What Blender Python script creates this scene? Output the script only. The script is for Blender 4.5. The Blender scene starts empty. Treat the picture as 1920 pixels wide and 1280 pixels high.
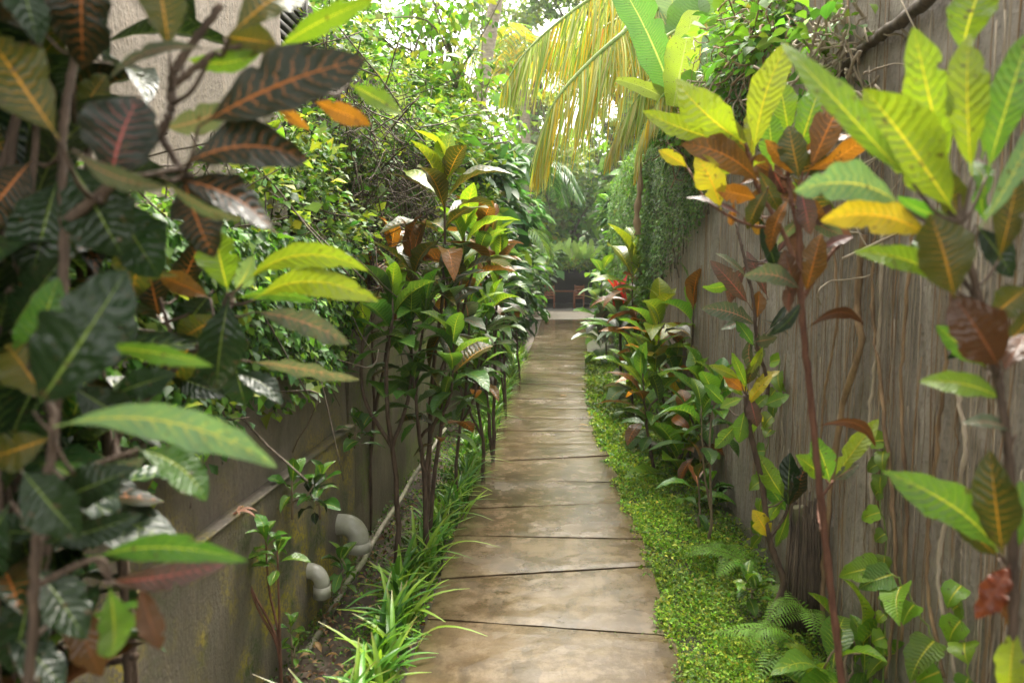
import bpy, math
import numpy as np
from mathutils import Vector

# ------------------------------------------------------------------ camera, sky, sun, exposure
S = bpy.context.scene
COL = S.collection
FPX = 1400.0
CAM = np.array([0.0, 0.0, 1.6])
PB = math.atan(130 / FPX); PA = math.atan(78 / FPX * math.cos(PB))
FWD = np.array([-math.sin(PA) * math.cos(PB), math.cos(PA) * math.cos(PB), -math.sin(PB)])
RGT = np.cross(FWD, [0, 0, 1.0]); RGT /= np.linalg.norm(RGT)
UPV = np.cross(RGT, FWD)
cd = bpy.data.cameras.new('camera'); cam = bpy.data.objects.new('camera', cd); COL.objects.link(cam)
cam.location = CAM; cam.rotation_euler = Vector(FWD).to_track_quat('-Z', 'Y').to_euler()
cd.sensor_width = 36; cd.lens = FPX / 1920 * 36; cd.clip_start = 0.05; cd.clip_end = 2000
cd.dof.use_dof = True; cd.dof.focus_distance = 5.0; cd.dof.aperture_fstop = 2.6
S.camera = cam
SUN_EL, SUN_AZ = math.radians(60), math.radians(10)      # azimuth measured from the path direction towards the right
w = bpy.data.worlds.new('World'); S.world = w; w.use_nodes = True
nt = w.node_tree; bg = nt.nodes['Background']
sky = nt.nodes.new('ShaderNodeTexSky'); sky.sky_type = 'NISHITA'; sky.sun_disc = False
sky.sun_elevation = SUN_EL; sky.sun_rotation = SUN_AZ; sky.air_density = 1.0; sky.dust_density = 4.0; sky.ozone_density = 1.0
hs = nt.nodes.new('ShaderNodeHueSaturation'); hs.inputs['Saturation'].default_value = 0.12   # high thin cloud whitens the sky
wm = nt.nodes.new('ShaderNodeMix'); wm.data_type = 'RGBA'; wm.blend_type = 'MULTIPLY'; wm.inputs[0].default_value = 1.0; wm.inputs[7].default_value = (1.0, 0.965, 0.89, 1)
nt.links.new(sky.outputs[0], hs.inputs['Color']); nt.links.new(hs.outputs[0], wm.inputs[6]); nt.links.new(wm.outputs[2], bg.inputs['Color'])
bg.inputs['Strength'].default_value = 0.15
sd = bpy.data.lights.new('sun', 'SUN'); sd.energy = 1.2; sd.angle = math.radians(28); sd.color = (1.0, 0.93, 0.80)
so = bpy.data.objects.new('sun', sd); COL.objects.link(so)
sv = Vector((math.sin(SUN_AZ) * math.cos(SUN_EL), math.cos(SUN_AZ) * math.cos(SUN_EL), math.sin(SUN_EL)))
so.rotation_euler = sv.to_track_quat('Z', 'Y').to_euler(); so.location = (0, 0, 30)
S.view_settings.view_transform = 'Standard'; S.view_settings.look = 'None'
S.view_settings.exposure = 2.6; S.view_settings.gamma = 1.0; S.view_settings.use_curve_mapping = False
S.render.engine = 'CYCLES'
S.cycles.max_bounces = 7; S.cycles.diffuse_bounces = 4; S.cycles.glossy_bounces = 3; S.cycles.transmission_bounces = 5
S.cycles.transparent_max_bounces = 4; S.cycles.volume_bounces = 0
S.cycles.use_denoising = True
S.cycles.sample_clamp_indirect = 6

def RNG(s): return np.random.default_rng(s)
def P(px, py, d):
    r = FWD + RGT * ((px - 960) / FPX) + UPV * ((640 - py) / FPX)
    return CAM + r * (d / r[1])
def G(px, py, z=0.0):
    r = FWD + RGT * ((px - 960) / FPX) + UPV * ((640 - py) / FPX)
    return CAM + r * ((z - 1.6) / r[2])
def nrmz(v):
    v = np.asarray(v, float); return v / np.maximum(np.linalg.norm(v, axis=-1, keepdims=True), 1e-9)
def tag(o, label=None, cat=None, group=None, kind=None):
    if label: o['label'] = label
    if cat: o['category'] = cat
    if group: o['group'] = group
    if kind: o['kind'] = kind
    return o
def thing(name, label, cat, loc=(0, 0, 0), group=None):
    o = bpy.data.objects.new(name, None); COL.objects.link(o); o.location = [float(c) for c in loc]
    o.empty_display_size = 0.1
    return tag(o, label, cat, group)
def mesh_obj(name, V, F, mat, parent=None, attrs=None, smooth=True):
    """V (n,3) world coordinates, F (m,4) or (m,3) or list of such arrays."""
    V = np.asarray(V, np.float32)
    Fs = F if isinstance(F, list) else [F]
    Fs = [np.asarray(f, np.int32) for f in Fs if len(f)]
    me = bpy.data.meshes.new(name)
    if parent is not None: V = V - np.array(parent_loc(parent), np.float32)
    me.vertices.add(len(V)); me.vertices.foreach_set('co', V.ravel())
    nl = sum(f.size for f in Fs); npy = sum(len(f) for f in Fs)
    me.loops.add(nl); me.loops.foreach_set('vertex_index', np.concatenate([f.ravel() for f in Fs]))
    me.polygons.add(npy)
    tot = np.concatenate([np.full(len(f), f.shape[1], np.int32) for f in Fs])
    st = np.concatenate([[0], np.cumsum(tot)[:-1]]).astype(np.int32)
    me.polygons.foreach_set('loop_start', st)
    me.polygons.foreach_set('use_smooth', np.full(npy, smooth, bool))
    if attrs:
        for k, a in attrs.items():
            a = np.asarray(a, np.float32)
            at = me.attributes.new(k, 'FLOAT_VECTOR', 'POINT'); at.data.foreach_set('vector', a.ravel())
    me.update(calc_edges=True)
    me.materials.append(mat)
    o = bpy.data.objects.new(name, me); COL.objects.link(o)
    if parent is not None: o.parent = parent
    return o
def parent_loc(p):
    l = np.array(p.location)
    while p.parent is not None:
        p = p.parent; l = l + np.array(p.location)
    return l

# ------------------------------------------------------------------ materials
class N:
    """tiny node helper"""
    def __init__(s, name):
        s.m = bpy.data.materials.new(name); s.m.use_nodes = True; s.t = s.m.node_tree
        s.t.nodes.clear(); s.out = s.t.nodes.new('ShaderNodeOutputMaterial')
    def n(s, typ, ins=None, **kw):
        nd = s.t.nodes.new('ShaderNode' + typ)
        for k, v in kw.items(): setattr(nd, k, v)
        for k, v in (ins or {}).items(): s.set(nd.inputs[k], v)
        return nd
    def set(s, sock, v):
        if hasattr(v, 'is_output') or isinstance(v, bpy.types.NodeSocket): s.t.links.new(v, sock)
        elif isinstance(v, (tuple, list)) and len(v) == 3 and sock.type == 'RGBA': sock.default_value = (*v, 1)
        else: sock.default_value = v
    def math(s, op, a, b=0.0, c=None, clamp=False):
        nd = s.t.nodes.new('ShaderNodeMath'); nd.operation = op; nd.use_clamp = clamp
        s.set(nd.inputs[0], a); s.set(nd.inputs[1], b)
        if c is not None: s.set(nd.inputs[2], c)
        return nd.outputs[0]
    def mix(s, f, a, b, typ='MIX'):
        nd = s.t.nodes.new('ShaderNodeMix'); nd.data_type = 'RGBA'; nd.blend_type = typ
        s.set(nd.inputs[0], f); s.set(nd.inputs[6], a); s.set(nd.inputs[7], b)
        return nd.outputs[2]
    def ramp(s, f, stops):
        nd = s.t.nodes.new('ShaderNodeValToRGB'); cr = nd.color_ramp
        while len(cr.elements) < len(stops): cr.elements.new(0.5)
        for e, (p, c) in zip(cr.elements, stops):
            e.position = p; e.color = (*c, 1) if isinstance(c, (tuple, list)) else (c, c, c, 1)
        s.set(nd.inputs[0], f); return nd.outputs[0]
    def noise(s, vec, scale, detail=4, rough=0.55, sc3=None):
        if sc3 is not None:
            vm = s.t.nodes.new('ShaderNodeVectorMath'); vm.operation = 'MULTIPLY'
            s.set(vm.inputs[0], vec); vm.inputs[1].default_value = sc3; vec = vm.outputs[0]
        nd = s.n('TexNoise', {'Vector': vec, 'Scale': scale, 'Detail': detail, 'Roughness': rough}); return nd.outputs[0]
    def pos(s): return s.n('NewGeometry').outputs['Position']
    def bump(s, h, strength, dist):
        return s.n('Bump', {'Height': h, 'Strength': strength, 'Distance': dist}).outputs[0]
    def surf(s, sh): s.t.links.new(sh, s.out.inputs['Surface']); return s.m

def leaf_material(name, veins=12.0, lateral=0.8, slant=1.6, midw=0.07, rough=0.33, trans=0.38, bump=0.5, mottled=0.25, spec=0.5, latw=0.13):
    a = N(name)
    uv = a.n('Attribute', attribute_name='luv').outputs['Vector']
    ca = a.n('Attribute', attribute_name='ca').outputs['Vector']
    sep = a.n('SeparateXYZ', {0: uv}); u, v, rd = sep.outputs
    av = a.math('ABSOLUTE', v)
    geo = a.pos()
    if veins:
        cb = a.n('Attribute', attribute_name='cb').outputs['Vector']
        av2 = a.math('POWER', av, 1.25)
        nz = a.noise(uv, 4.0, 3)
        s0 = a.math('MULTIPLY', u, a.math('ADD', veins * 0.86, a.math('MULTIPLY', rd, veins * 0.045)))
        s1 = a.math('MULTIPLY', av2, slant)
        s2 = a.math('SUBTRACT', s0, s1)
        s3 = a.math('ADD', s2, a.math('MULTIPLY', nz, 1.3))
        fr = a.math('ABSOLUTE', a.math('SUBTRACT', a.math('FRACT', s3), 0.5))      # 0 on a vein
        wv = a.math('MULTIPLY', a.math('SUBTRACT', 1.15, av), latw)
        lat = a.math('SUBTRACT', 1.0, a.math('DIVIDE', fr, wv), clamp=True)
        lat = a.math('MULTIPLY', lat, a.math('SUBTRACT', 1.25, av, clamp=True))
        tap = a.math('MULTIPLY', a.math('SUBTRACT', 1.15, u), midw)
        mid = a.math('SUBTRACT', 1.35, a.math('DIVIDE', av, tap), clamp=True)
        lst = a.math('MULTIPLY', a.ramp(a.noise(uv, 2.2, 2), [(0.3, 0.35), (0.6, 1.0)]), lateral)
        vs = a.math('MAXIMUM', mid, a.math('MULTIPLY', a.math('POWER', lat, 0.6), lst))
        mot = a.noise(geo, 38, 3)
        blade = a.mix(a.math('MULTIPLY', a.math('SUBTRACT', mot, 0.42, clamp=True), mottled * 4, clamp=True), ca, a.mix(0.45, ca, cb))
        blade = a.mix(a.math('MULTIPLY', a.noise(geo, 9, 2), 0.5), blade, a.mix(1.0, blade, (0.55, 0.6, 0.5), 'MULTIPLY'))
        col = a.mix(vs, blade, cb)
        sp = a.ramp(a.noise(geo, 85, 2, 0.5), [(0.66, 0.0), (0.70, 0.8)])
        col = a.mix(sp, col, (0.07, 0.045, 0.02))
        tipb = a.math('MULTIPLY', a.math('SUBTRACT', a.math('ADD', av, a.math('MULTIPLY', a.noise(geo, 30, 3), 0.5)), 1.22, clamp=True), 4.0, clamp=True)
        col = a.mix(tipb, col, (0.12, 0.07, 0.025))
        h = a.math('ADD', a.math('MULTIPLY', fr, 1.2), a.math('MULTIPLY', mid, -0.8))
        h = a.math('ADD', h, a.math('MULTIPLY', a.noise(geo, 60, 2), 0.35))
        nm = a.bump(h, bump, 0.012)
    else:
        mid = a.math('SUBTRACT', 1.0, a.math('DIVIDE', av, 0.12), clamp=True)
        col = a.mix(a.math('MULTIPLY', mid, 0.3), ca, a.mix(1.0, ca, (1.9, 1.7, 1.4), 'MULTIPLY'))
        tipb = a.math('MULTIPLY', a.math('MULTIPLY', a.math('SUBTRACT', u, 0.86, clamp=True), 6.0, clamp=True), a.math('GREATER_THAN', rd, 4.2))
        col = a.mix(tipb, col, (0.26, 0.17, 0.06))
        nm = a.bump(a.noise(geo, 50, 1), 0.15, 0.01)
    pr = a.n('BsdfPrincipled', {'Base Color': col, 'Roughness': rough, 'Normal': nm})
    pr.inputs['Specular IOR Level'].default_value = spec
    tc = a.mix(1.0, col, (1.25, 1.25, 0.65), 'MULTIPLY')
    tr = a.n('BsdfTranslucent', {'Color': tc, 'Normal': nm})
    lum = a.n('RGBToBW', {0: ca}).outputs[0]
    tf = a.math('MINIMUM', a.math('ADD', 0.10, a.math('MULTIPLY', lum, 1.6)), trans)   # dark leaves are thicker
    mx = a.n('MixShader', {0: tf, 1: pr.outputs[0], 2: tr.outputs[0]})
    return a.surf(mx.outputs[0])

M_CROTON = leaf_material('croton_leaf', veins=13, lateral=0.7, mottled=0.03, bump=0.22, rough=0.3, spec=0.3)
M_CROTON_SOFT = leaf_material('croton_leaf_soft', veins=14, lateral=0.34, latw=0.09, bump=0.35, mottled=0.12)
M_GLOSSY = leaf_material('glossy_leaf', veins=11, lateral=0.14, latw=0.08, rough=0.2, trans=0.22, bump=0.3, mottled=0.03, spec=0.42)
M_LEAF = leaf_material('plain_leaf', veins=0, rough=0.5, trans=0.36, spec=0.25)
M_GRASS = leaf_material('strap_leaf', veins=0, rough=0.38, trans=0.36)
M_PALM = leaf_material('palm_leaflet', veins=0, rough=0.4, trans=0.5)
M_BANANA = leaf_material('banana_leaf', veins=46, lateral=0.22, slant=3.0, midw=0.07, rough=0.4, trans=0.4, bump=0.35, mottled=0.0, latw=0.3)

def bark_material(name, c1, c2, scale=30, rough=0.8, stretch=(1, 1, 0.25), moss=0.0):
    a = N(name); g = a.pos()
    n1 = a.noise(g, scale, 5, 0.6, stretch); n2 = a.noise(g, 4, 3)
    col = a.mix(a.ramp(n1, [(0.3, 0.0), (0.7, 1.0)]), c1, c2)
    col = a.mix(a.math('MULTIPLY', n2, 0.4), col, a.mix(1.0, col, (0.5, 0.5, 0.45), 'MULTIPLY'))
    if moss:
        col = a.mix(a.math('MULTIPLY', a.ramp(a.noise(g, 7, 4), [(0.45, 0.0), (0.62, 1.0)]), moss), col, (0.09, 0.13, 0.02))
    pr = a.n('BsdfPrincipled', {'Base Color': col, 'Roughness': rough, 'Normal': a.bump(n1, 0.7, 0.01)})
    return a.surf(pr.outputs[0])
M_STEM = bark_material('stem_bark', (0.045, 0.028, 0.018), (0.15, 0.10, 0.07), 60)
M_STEM_RED = bark_material('reddish_stem', (0.09, 0.035, 0.02), (0.22, 0.10, 0.06), 60)
M_STEM_PALE = bark_material('pale_stem', (0.16, 0.11, 0.07), (0.34, 0.26, 0.17), 50)
M_STEM_GREEN = bark_material('green_stem', (0.12, 0.20, 0.03), (0.25, 0.34, 0.06), 60, 0.5)
M_BARK = bark_material('tree_bark', (0.06, 0.045, 0.03), (0.24, 0.19, 0.14), 22, 0.9, (1, 1, 0.3), 0.35)
M_PALMBARK = bark_material('palm_bark', (0.20, 0.16, 0.12), (0.42, 0.36, 0.29), 9, 0.9, (1, 1, 3))
M_TWIG = bark_material('twig', (0.04, 0.028, 0.018), (0.13, 0.095, 0.06), 40)
M_ROOT = bark_material('root', (0.11, 0.065, 0.035), (0.42, 0.28, 0.15), 18, 0.85, (1, 1, 0.15))
M_ROOT_PALE = bark_material('pale_root', (0.30, 0.24, 0.17), (0.50, 0.42, 0.32), 18, 0.85, (1, 1, 0.15))
M_POLE = bark_material('weathered_pole', (0.16, 0.15, 0.10), (0.42, 0.38, 0.30), 20, 0.75, (1, 1, 1), 0.5)
M_DRY = bark_material('dry_sheath', (0.32, 0.20, 0.13), (0.55, 0.40, 0.28), 14, 0.85, (1, 1, 0.2))

def concrete_path():
    a = N('wet_concrete'); g = a.pos()
    n1 = a.noise(g, 2.2, 6, 0.65); n2 = a.noise(g, 7.5, 5, 0.7); n3 = a.noise(g, 110, 4, 0.7); n4 = a.noise(g, 0.9, 3)
    n5 = a.noise(g, 3.4, 5, 0.6, (1.6, 0.7, 1))
    col = a.ramp(n1, [(0.32, (0.045, 0.031, 0.016)), (0.48, (0.088, 0.061, 0.034)), (0.66, (0.145, 0.104, 0.062))])
    col = a.mix(a.ramp(n2, [(0.46, 0.0), (0.60, 0.8)]), col, (0.195, 0.148, 0.096))
    col = a.mix(a.ramp(n5, [(0.54, 0.0), (0.60, 0.55)]), col, (0.045, 0.036, 0.026))
    col = a.mix(a.ramp(n3, [(0.54, 0.0), (0.70, 0.65)]), col, (0.045, 0.034, 0.022))
    col = a.mix(a.math('MULTIPLY', n4, 0.5), col, (0.085, 0.058, 0.030))
    # moss staining grows in from the two edges
    sx = a.n('SeparateXYZ', {0: g}).outputs[0]
    ed = a.math('ADD', a.math('ABSOLUTE', sx), a.math('MULTIPLY', a.math('SUBTRACT', n2, 0.5), 0.3))
    col = a.mix(a.math('MULTIPLY', a.math('SUBTRACT', ed, 0.44, clamp=True), 3.2, clamp=True), col, (0.075, 0.060, 0.024))
    ro = a.ramp(a.noise(g, 1.7, 4, 0.6), [(0.34, 0.07), (0.5, 0.16), (0.70, 0.36)])
    wet = a.math('DIVIDE', a.math('SUBTRACT', a.n('SeparateXYZ', {0: g}).outputs[1], 6.5), 7.0, clamp=True)      # the far slabs are still wet
    ro = a.math('MULTIPLY', ro, a.math('SUBTRACT', 1.0, a.math('MULTIPLY', wet, 0.2)))
    h = a.math('ADD', a.math('MULTIPLY', n3, 0.35), a.math('ADD', n2, a.math('MULTIPLY', a.noise(g, 2.5, 2, 0.5, (0.3, 2.5, 1)), 0.8)))
    pr = a.n('BsdfPrincipled', {'Base Color': col, 'Roughness': ro, 'Normal': a.bump(h, 0.16, 0.012)})
    pr.inputs['Specular IOR Level'].default_value = 0.6
    return a.surf(pr.outputs[0])
M_PATH = concrete_path()

def wall_material(name, c1, c2, c3, streak=0.7, moss=0.0, mosscol=(0.13, 0.14, 0.02), mossz=0.7, rough=0.85, bump=0.6, grain=70):
    a = N(name); g = a.pos()
    st = a.noise(g, 6, 8, 0.75, (1, 1, 0.32)); st2 = a.noise(g, 30, 6, 0.75, (1, 1, 0.22))
    bl = a.noise(g, 2.6, 8, 0.75, (1, 1, 0.6)); gr = a.noise(g, grain, 4, 0.7)
    col = a.mix(a.ramp(bl, [(0.3, 0.0), (0.7, 1.0)]), c1, c2)
    col = a.mix(a.math('MULTIPLY', a.ramp(st, [(0.38, 0.0), (0.66, 1.0)]), streak), col, c3)
    col = a.mix(a.math('MULTIPLY', a.ramp(st2, [(0.5, 0.0), (0.7, 1.0)]), streak * 0.6), col, a.mix(1.0, c1, (1.7, 1.55, 1.35), 'MULTIPLY'))
    col = a.mix(a.ramp(gr, [(0.50, 0.0), (0.72, 0.55)]), col, a.mix(1.0, c3, (0.5, 0.5, 0.5), 'MULTIPLY'))
    if moss:
        z = a.n('SeparateXYZ', {0: g}).outputs[2]
        zz = a.math('SUBTRACT', 1.0, a.math('DIVIDE', z, mossz), clamp=True)
        mm = a.math('MULTIPLY', a.ramp(a.noise(g, 60, 5, 0.75), [(0.46, 0.0), (0.53, 1.0)]), a.ramp(a.noise(g, 3.2, 3), [(0.44, 0.05), (0.60, 1.0)]))
        mm = a.math('MULTIPLY', mm, a.math('MULTIPLY', a.math('POWER', zz, 0.7), moss * 1.4), clamp=True)
        mc = a.mix(a.ramp(a.noise(g, 5, 3), [(0.45, 0.0), (0.6, 1.0)]), mosscol, (0.045, 0.075, 0.012))
        col = a.mix(mm, col, mc)
    h = a.math('ADD', a.math('ADD', st, a.math('MULTIPLY', gr, 0.6)), st2)
    pr = a.n('BsdfPrincipled', {'Base Color': col, 'Roughness': rough, 'Normal': a.bump(h, bump, 0.02)})
    return a.surf(pr.outputs[0])
M_WALL_L = wall_material('stained_wall', (0.125, 0.106, 0.083), (0.21, 0.18, 0.148), (0.062, 0.052, 0.041), 0.6, 1.0, (0.38, 0.31, 0.015), 1.0, 0.5)
M_WALL_L2 = wall_material('mossy_wall', (0.11, 0.09, 0.06), (0.17, 0.14, 0.09), (0.055, 0.048, 0.028), 0.6, 1.2, (0.10, 0.13, 0.015), 1.6, 0.65)
M_WALL_UP = wall_material('rendered_wall', (0.27, 0.225, 0.18), (0.38, 0.32, 0.265), (0.16, 0.13, 0.10), 0.55, 0.0, bump=0.9, grain=45)
M_WALL_R = wall_material('rooted_wall', (0.22, 0.192, 0.155), (0.44, 0.39, 0.32), (0.12, 0.10, 0.078), 0.5, 0.35, (0.10, 0.11, 0.02), 0.5, 0.85, 1.0, 38)
M_SHADE_BACKING = wall_material('dark_backing', (0.035, 0.026, 0.02), (0.06, 0.045, 0.032), (0.02, 0.015, 0.012), 0.4)  # dark tone stands in for the shade behind the hedge

def simple(name, col, rough=0.6, n=0.0, nscale=20, c2=None):
    a = N(name); g = a.pos(); nn = a.noise(g, nscale, 5, 0.65)
    c = a.mix(a.ramp(nn, [(0.35, 0.0), (0.68, 1.0)]), col, c2 or tuple(x * 0.6 for x in col))
    pr = a.n('BsdfPrincipled', {'Base Color': c, 'Roughness': rough, 'Normal': a.bump(nn, 0.4 + n, 0.01)})
    return a.surf(pr.outputs[0])
M_SOIL = simple('soil', (0.045, 0.032, 0.022), 0.85, 0.5, 14, (0.10, 0.075, 0.05))
M_SOIL_MOSS = simple('mossy_soil', (0.055, 0.07, 0.015), 0.85, 0.5, 5, (0.035, 0.03, 0.02))
M_GROUND = simple('earth_ground', (0.05, 0.055, 0.025), 0.9, 0.3, 2)
M_ROAD = simple('cross_road', (0.42, 0.36, 0.30), 0.4, 0.0, 1.2, (0.30, 0.26, 0.22))
M_PVC = simple('grey_pvc', (0.42, 0.41, 0.35), 0.3, 0.0, 9, (0.26, 0.26, 0.18))
M_WOOD = simple('red_wood', (0.42, 0.14, 0.06), 0.45, 0.0, 18)
M_DARKWOOD = simple('dark_wood', (0.018, 0.013, 0.010), 0.7, 0.0, 10)
M_THATCH = simple('thatch', (0.34, 0.38, 0.16), 0.9, 0.6, 9, (0.20, 0.27, 0.09))

# ------------------------------------------------------------------ geometry helpers
def prof(kind, u):
    if kind == 'croton':   w = np.sin(np.pi * np.clip((u - 0.07) / 0.93, 0, 1) ** 1.12) ** 0.78; w = np.where(u < 0.09, 0.045, np.maximum(w, 0.045)); w = np.where(u > 0.995, 0.0, w)
    elif kind == 'lance':  w = np.sin(np.pi * np.clip(u, 0, 1) ** 0.85) ** 0.9
    elif kind == 'oval':   w = np.sin(np.pi * u) ** 0.65
    elif kind == 'strap':  w = np.where(u < 0.75, 0.75 + 0.25 * np.sin(u * 4), 1.0) * np.clip((1.02 - u) / 0.45, 0, 1) ** 0.7
    elif kind == 'heart':  w = np.sin(np.pi * np.clip(u * 0.86 + 0.14, 0, 1) ** 0.62) ** 0.9
    elif kind == 'banana': w = np.clip(np.sin(np.pi * np.clip(u * 0.93 + 0.05, 0, 1)), 0, 1) ** 0.42
    else: w = np.sin(np.pi * u)
    return w
def leaf_arrays(base, d, n, L, W, arch=0.1, side=0.0, fold=0.12, wave=0.0, kind='croton', ca=(0.1, 0.2, 0.03), cb=None, nu=10, nv=4, seed=0, curl=0.0, twist=0.0, notch=False):
    base = np.atleast_2d(base).astype(float); K = len(base)
    bc = lambda x: np.broadcast_to(np.asarray(x, float), (K,)).copy()
    L, W, arch, side, fold, wave, curl, twist = map(bc, (L, W, arch, side, fold, wave, curl, twist))
    t = nrmz(np.broadcast_to(d, (K, 3))); n = np.broadcast_to(n, (K, 3)).astype(float)
    n = nrmz(n - t * np.sum(n * t, 1, keepdims=True)); s = np.cross(t, n)
    u = np.linspace(0, 1, nu + 1); v = np.linspace(-1, 1, nv + 1)
    U, Vv = np.meshgrid(u, v, indexing='ij'); U = U.ravel(); Vv = Vv.ravel()
    rg = RNG(seed); ph = rg.uniform(0, 6.28, K); rnd = rg.uniform(0, 1, K)
    w = prof(kind, U)
    bowl = 4 * U * (1 - U)
    a_ = L[:, None] * U[None]
    wx = 0.5 * W[:, None] * (w * Vv)[None]
    ph2 = rg.uniform(0, 6.28, (K, 2)); sg = np.sign(Vv)[None]
    jag = 1 + (nu >= 8) * (kind != 'strap') * (0.035 * np.sin(U[None] * 37 + ph[:, None]) + 0.09 * np.sin(U[None] * 9 + ph2[:, :1] + 1.3 * sg) + 0.05 * np.sin(U[None] * 19 + ph2[:, 1:] - 2.1 * sg))
    wx = wx * jag
    if notch:
        for q_ in range(3):
            u0 = rg.uniform(.3, .95, (K, 1)); sd_ = rg.choice([-1, 1], (K, 1)); dp = rg.uniform(.1, .5, (K, 1)) * (rg.uniform(0, 1, (K, 1)) < .45)
            wx = wx * (1 - dp * np.exp(-((U[None] - u0) / .022) ** 2) * (sg == sd_))
    zo = L[:, None] * arch[:, None] * bowl[None] + np.abs(wx) * fold[:, None] * 2 - curl[:, None] * L[:, None] * (U ** 3)[None]
    zo = zo + wave[:, None] * W[:, None] * np.sin(U[None] * 26 + ph[:, None] + 0.9 * np.sign(Vv)[None]) * (np.abs(Vv) ** 1.5 * w)[None]
    so_ = L[:, None] * side[:, None] * bowl[None]
    tw = twist[:, None] * (U[None] - 0.25); wn = wx * np.sin(tw); wx = wx * np.cos(tw)
    V = base[:, None, :] + t[:, None] * a_[..., None] + n[:, None] * (zo + wn)[..., None] + s[:, None] * (wx + so_)[..., None]
    i = np.arange(nu)[:, None] * (nv + 1) + np.arange(nv)[None]
    q = np.stack([i, i + 1, i + nv + 2, i + nv + 1], -1).reshape(-1, 4)
    F = (q[None] + (np.arange(K) * len(U))[:, None, None]).reshape(-1, 4)
    ca = np.broadcast_to(ca, (K, 3)); cb = ca * 1.5 if cb is None else np.broadcast_to(cb, (K, 3))
    m = len(U)
    luv = np.stack([np.broadcast_to(U, (K, m)), np.broadcast_to(Vv, (K, m)), np.broadcast_to(rnd[:, None], (K, m))], -1).reshape(-1, 3)
    luv[:, 2] *= 7
    return V.reshape(-1, 3), F, luv, np.repeat(ca, m, 0), np.repeat(cb, m, 0)
class MB:
    def __init__(s): s.V = []; s.F = {3: [], 4: []}; s.A = {'luv': [], 'ca': [], 'cb': []}; s.k = 0; s.att = False
    def leaves(s, *a, **k):
        V, F, l, ca, cb = leaf_arrays(*a, **k)
        s.V.append(V); s.F[4].append(F + s.k); s.k += len(V); s.att = True
        for n_, x in zip(('luv', 'ca', 'cb'), (l, ca, cb)): s.A[n_].append(x)
        return s
    def raw(s, V, F):
        V = np.asarray(V, float); F = np.asarray(F); s.V.append(V); s.F[F.shape[1]].append(F + s.k); s.k += len(V); return s
    def box(s, x0, x1, y0, y1, z0, z1):
        V = [(x, y, z) for x in (x0, x1) for y in (y0, y1) for z in (z0, z1)]
        return s.raw(V, [(0, 1, 3, 2), (4, 6, 7, 5), (0, 4, 5, 1), (2, 3, 7, 6), (0, 2, 6, 4), (1, 5, 7, 3)])
    def tube(s, pts, r, sides=6, cap=True):
        pts = np.asarray(pts, float); n = len(pts); r = np.broadcast_to(np.asarray(r, float), (n,))
        tg = nrmz(np.gradient(pts, axis=0)); ref = np.array([0.31, 0.17, 0.93]) if abs(tg[0][2]) < 0.9 else np.array([1.0, 0.1, 0])
        a = nrmz(np.cross(tg, ref)); b = np.cross(tg, a)
        th = np.arange(sides) * 2 * np.pi / sides
        V = pts[:, None] + r[:, None, None] * (a[:, None] * np.cos(th)[None, :, None] + b[:, None] * np.sin(th)[None, :, None])
        V = V.reshape(-1, 3); i = np.arange(n - 1)[:, None] * sides; j = np.arange(sides)[None]; k = (j + 1) % sides
        F = np.stack([i + j, i + k, i + sides + k, i + sides + j], -1).reshape(-1, 4)
        if cap:
            V = np.vstack([V, pts[:1], pts[-1:]]); c0, c1 = n * sides, n * sides + 1
            T = [(c0, (x + 1) % sides, x) for x in range(sides)] + [(c1, (n - 1) * sides + x, (n - 1) * sides + (x + 1) % sides) for x in range(sides)]
            s.V.append(V); s.F[4].append(F + s.k); s.F[3].append(np.array(T) + s.k); s.k += len(V)
        else: s.raw(V, F)
        return s
    def build(s, name, mat, parent=None, smooth=True):
        V = np.vstack(s.V); Fs = [np.vstack(s.F[q]) for q in (4, 3) if s.F[q]]
        at = {k: np.vstack(x) for k, x in s.A.items()} if s.att else None
        return mesh_obj(name, V, Fs, mat, parent, at, smooth)
def curve(pts, n=14, jit=0.0, seed=0):
    """smooth Catmull-Rom through pts"""
    p = np.asarray(pts, float); p = np.vstack([2 * p[0] - p[1], p, 2 * p[-1] - p[-2]]); out = []
    m = len(p) - 3; k = max(2, n // m)
    for i in range(m):
        a, b, c, d = p[i:i + 4]
        for t in np.linspace(0, 1, k, endpoint=False):
            out.append(0.5 * ((2 * b) + (-a + c) * t + (2 * a - 5 * b + 4 * c - d) * t * t + (-a + 3 * b - 3 * c + d) * t ** 3))
    out.append(p[-2]); out = np.array(out)
    if jit: out[1:-1] += RNG(seed).normal(0, jit, out[1:-1].shape)
    return out

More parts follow.
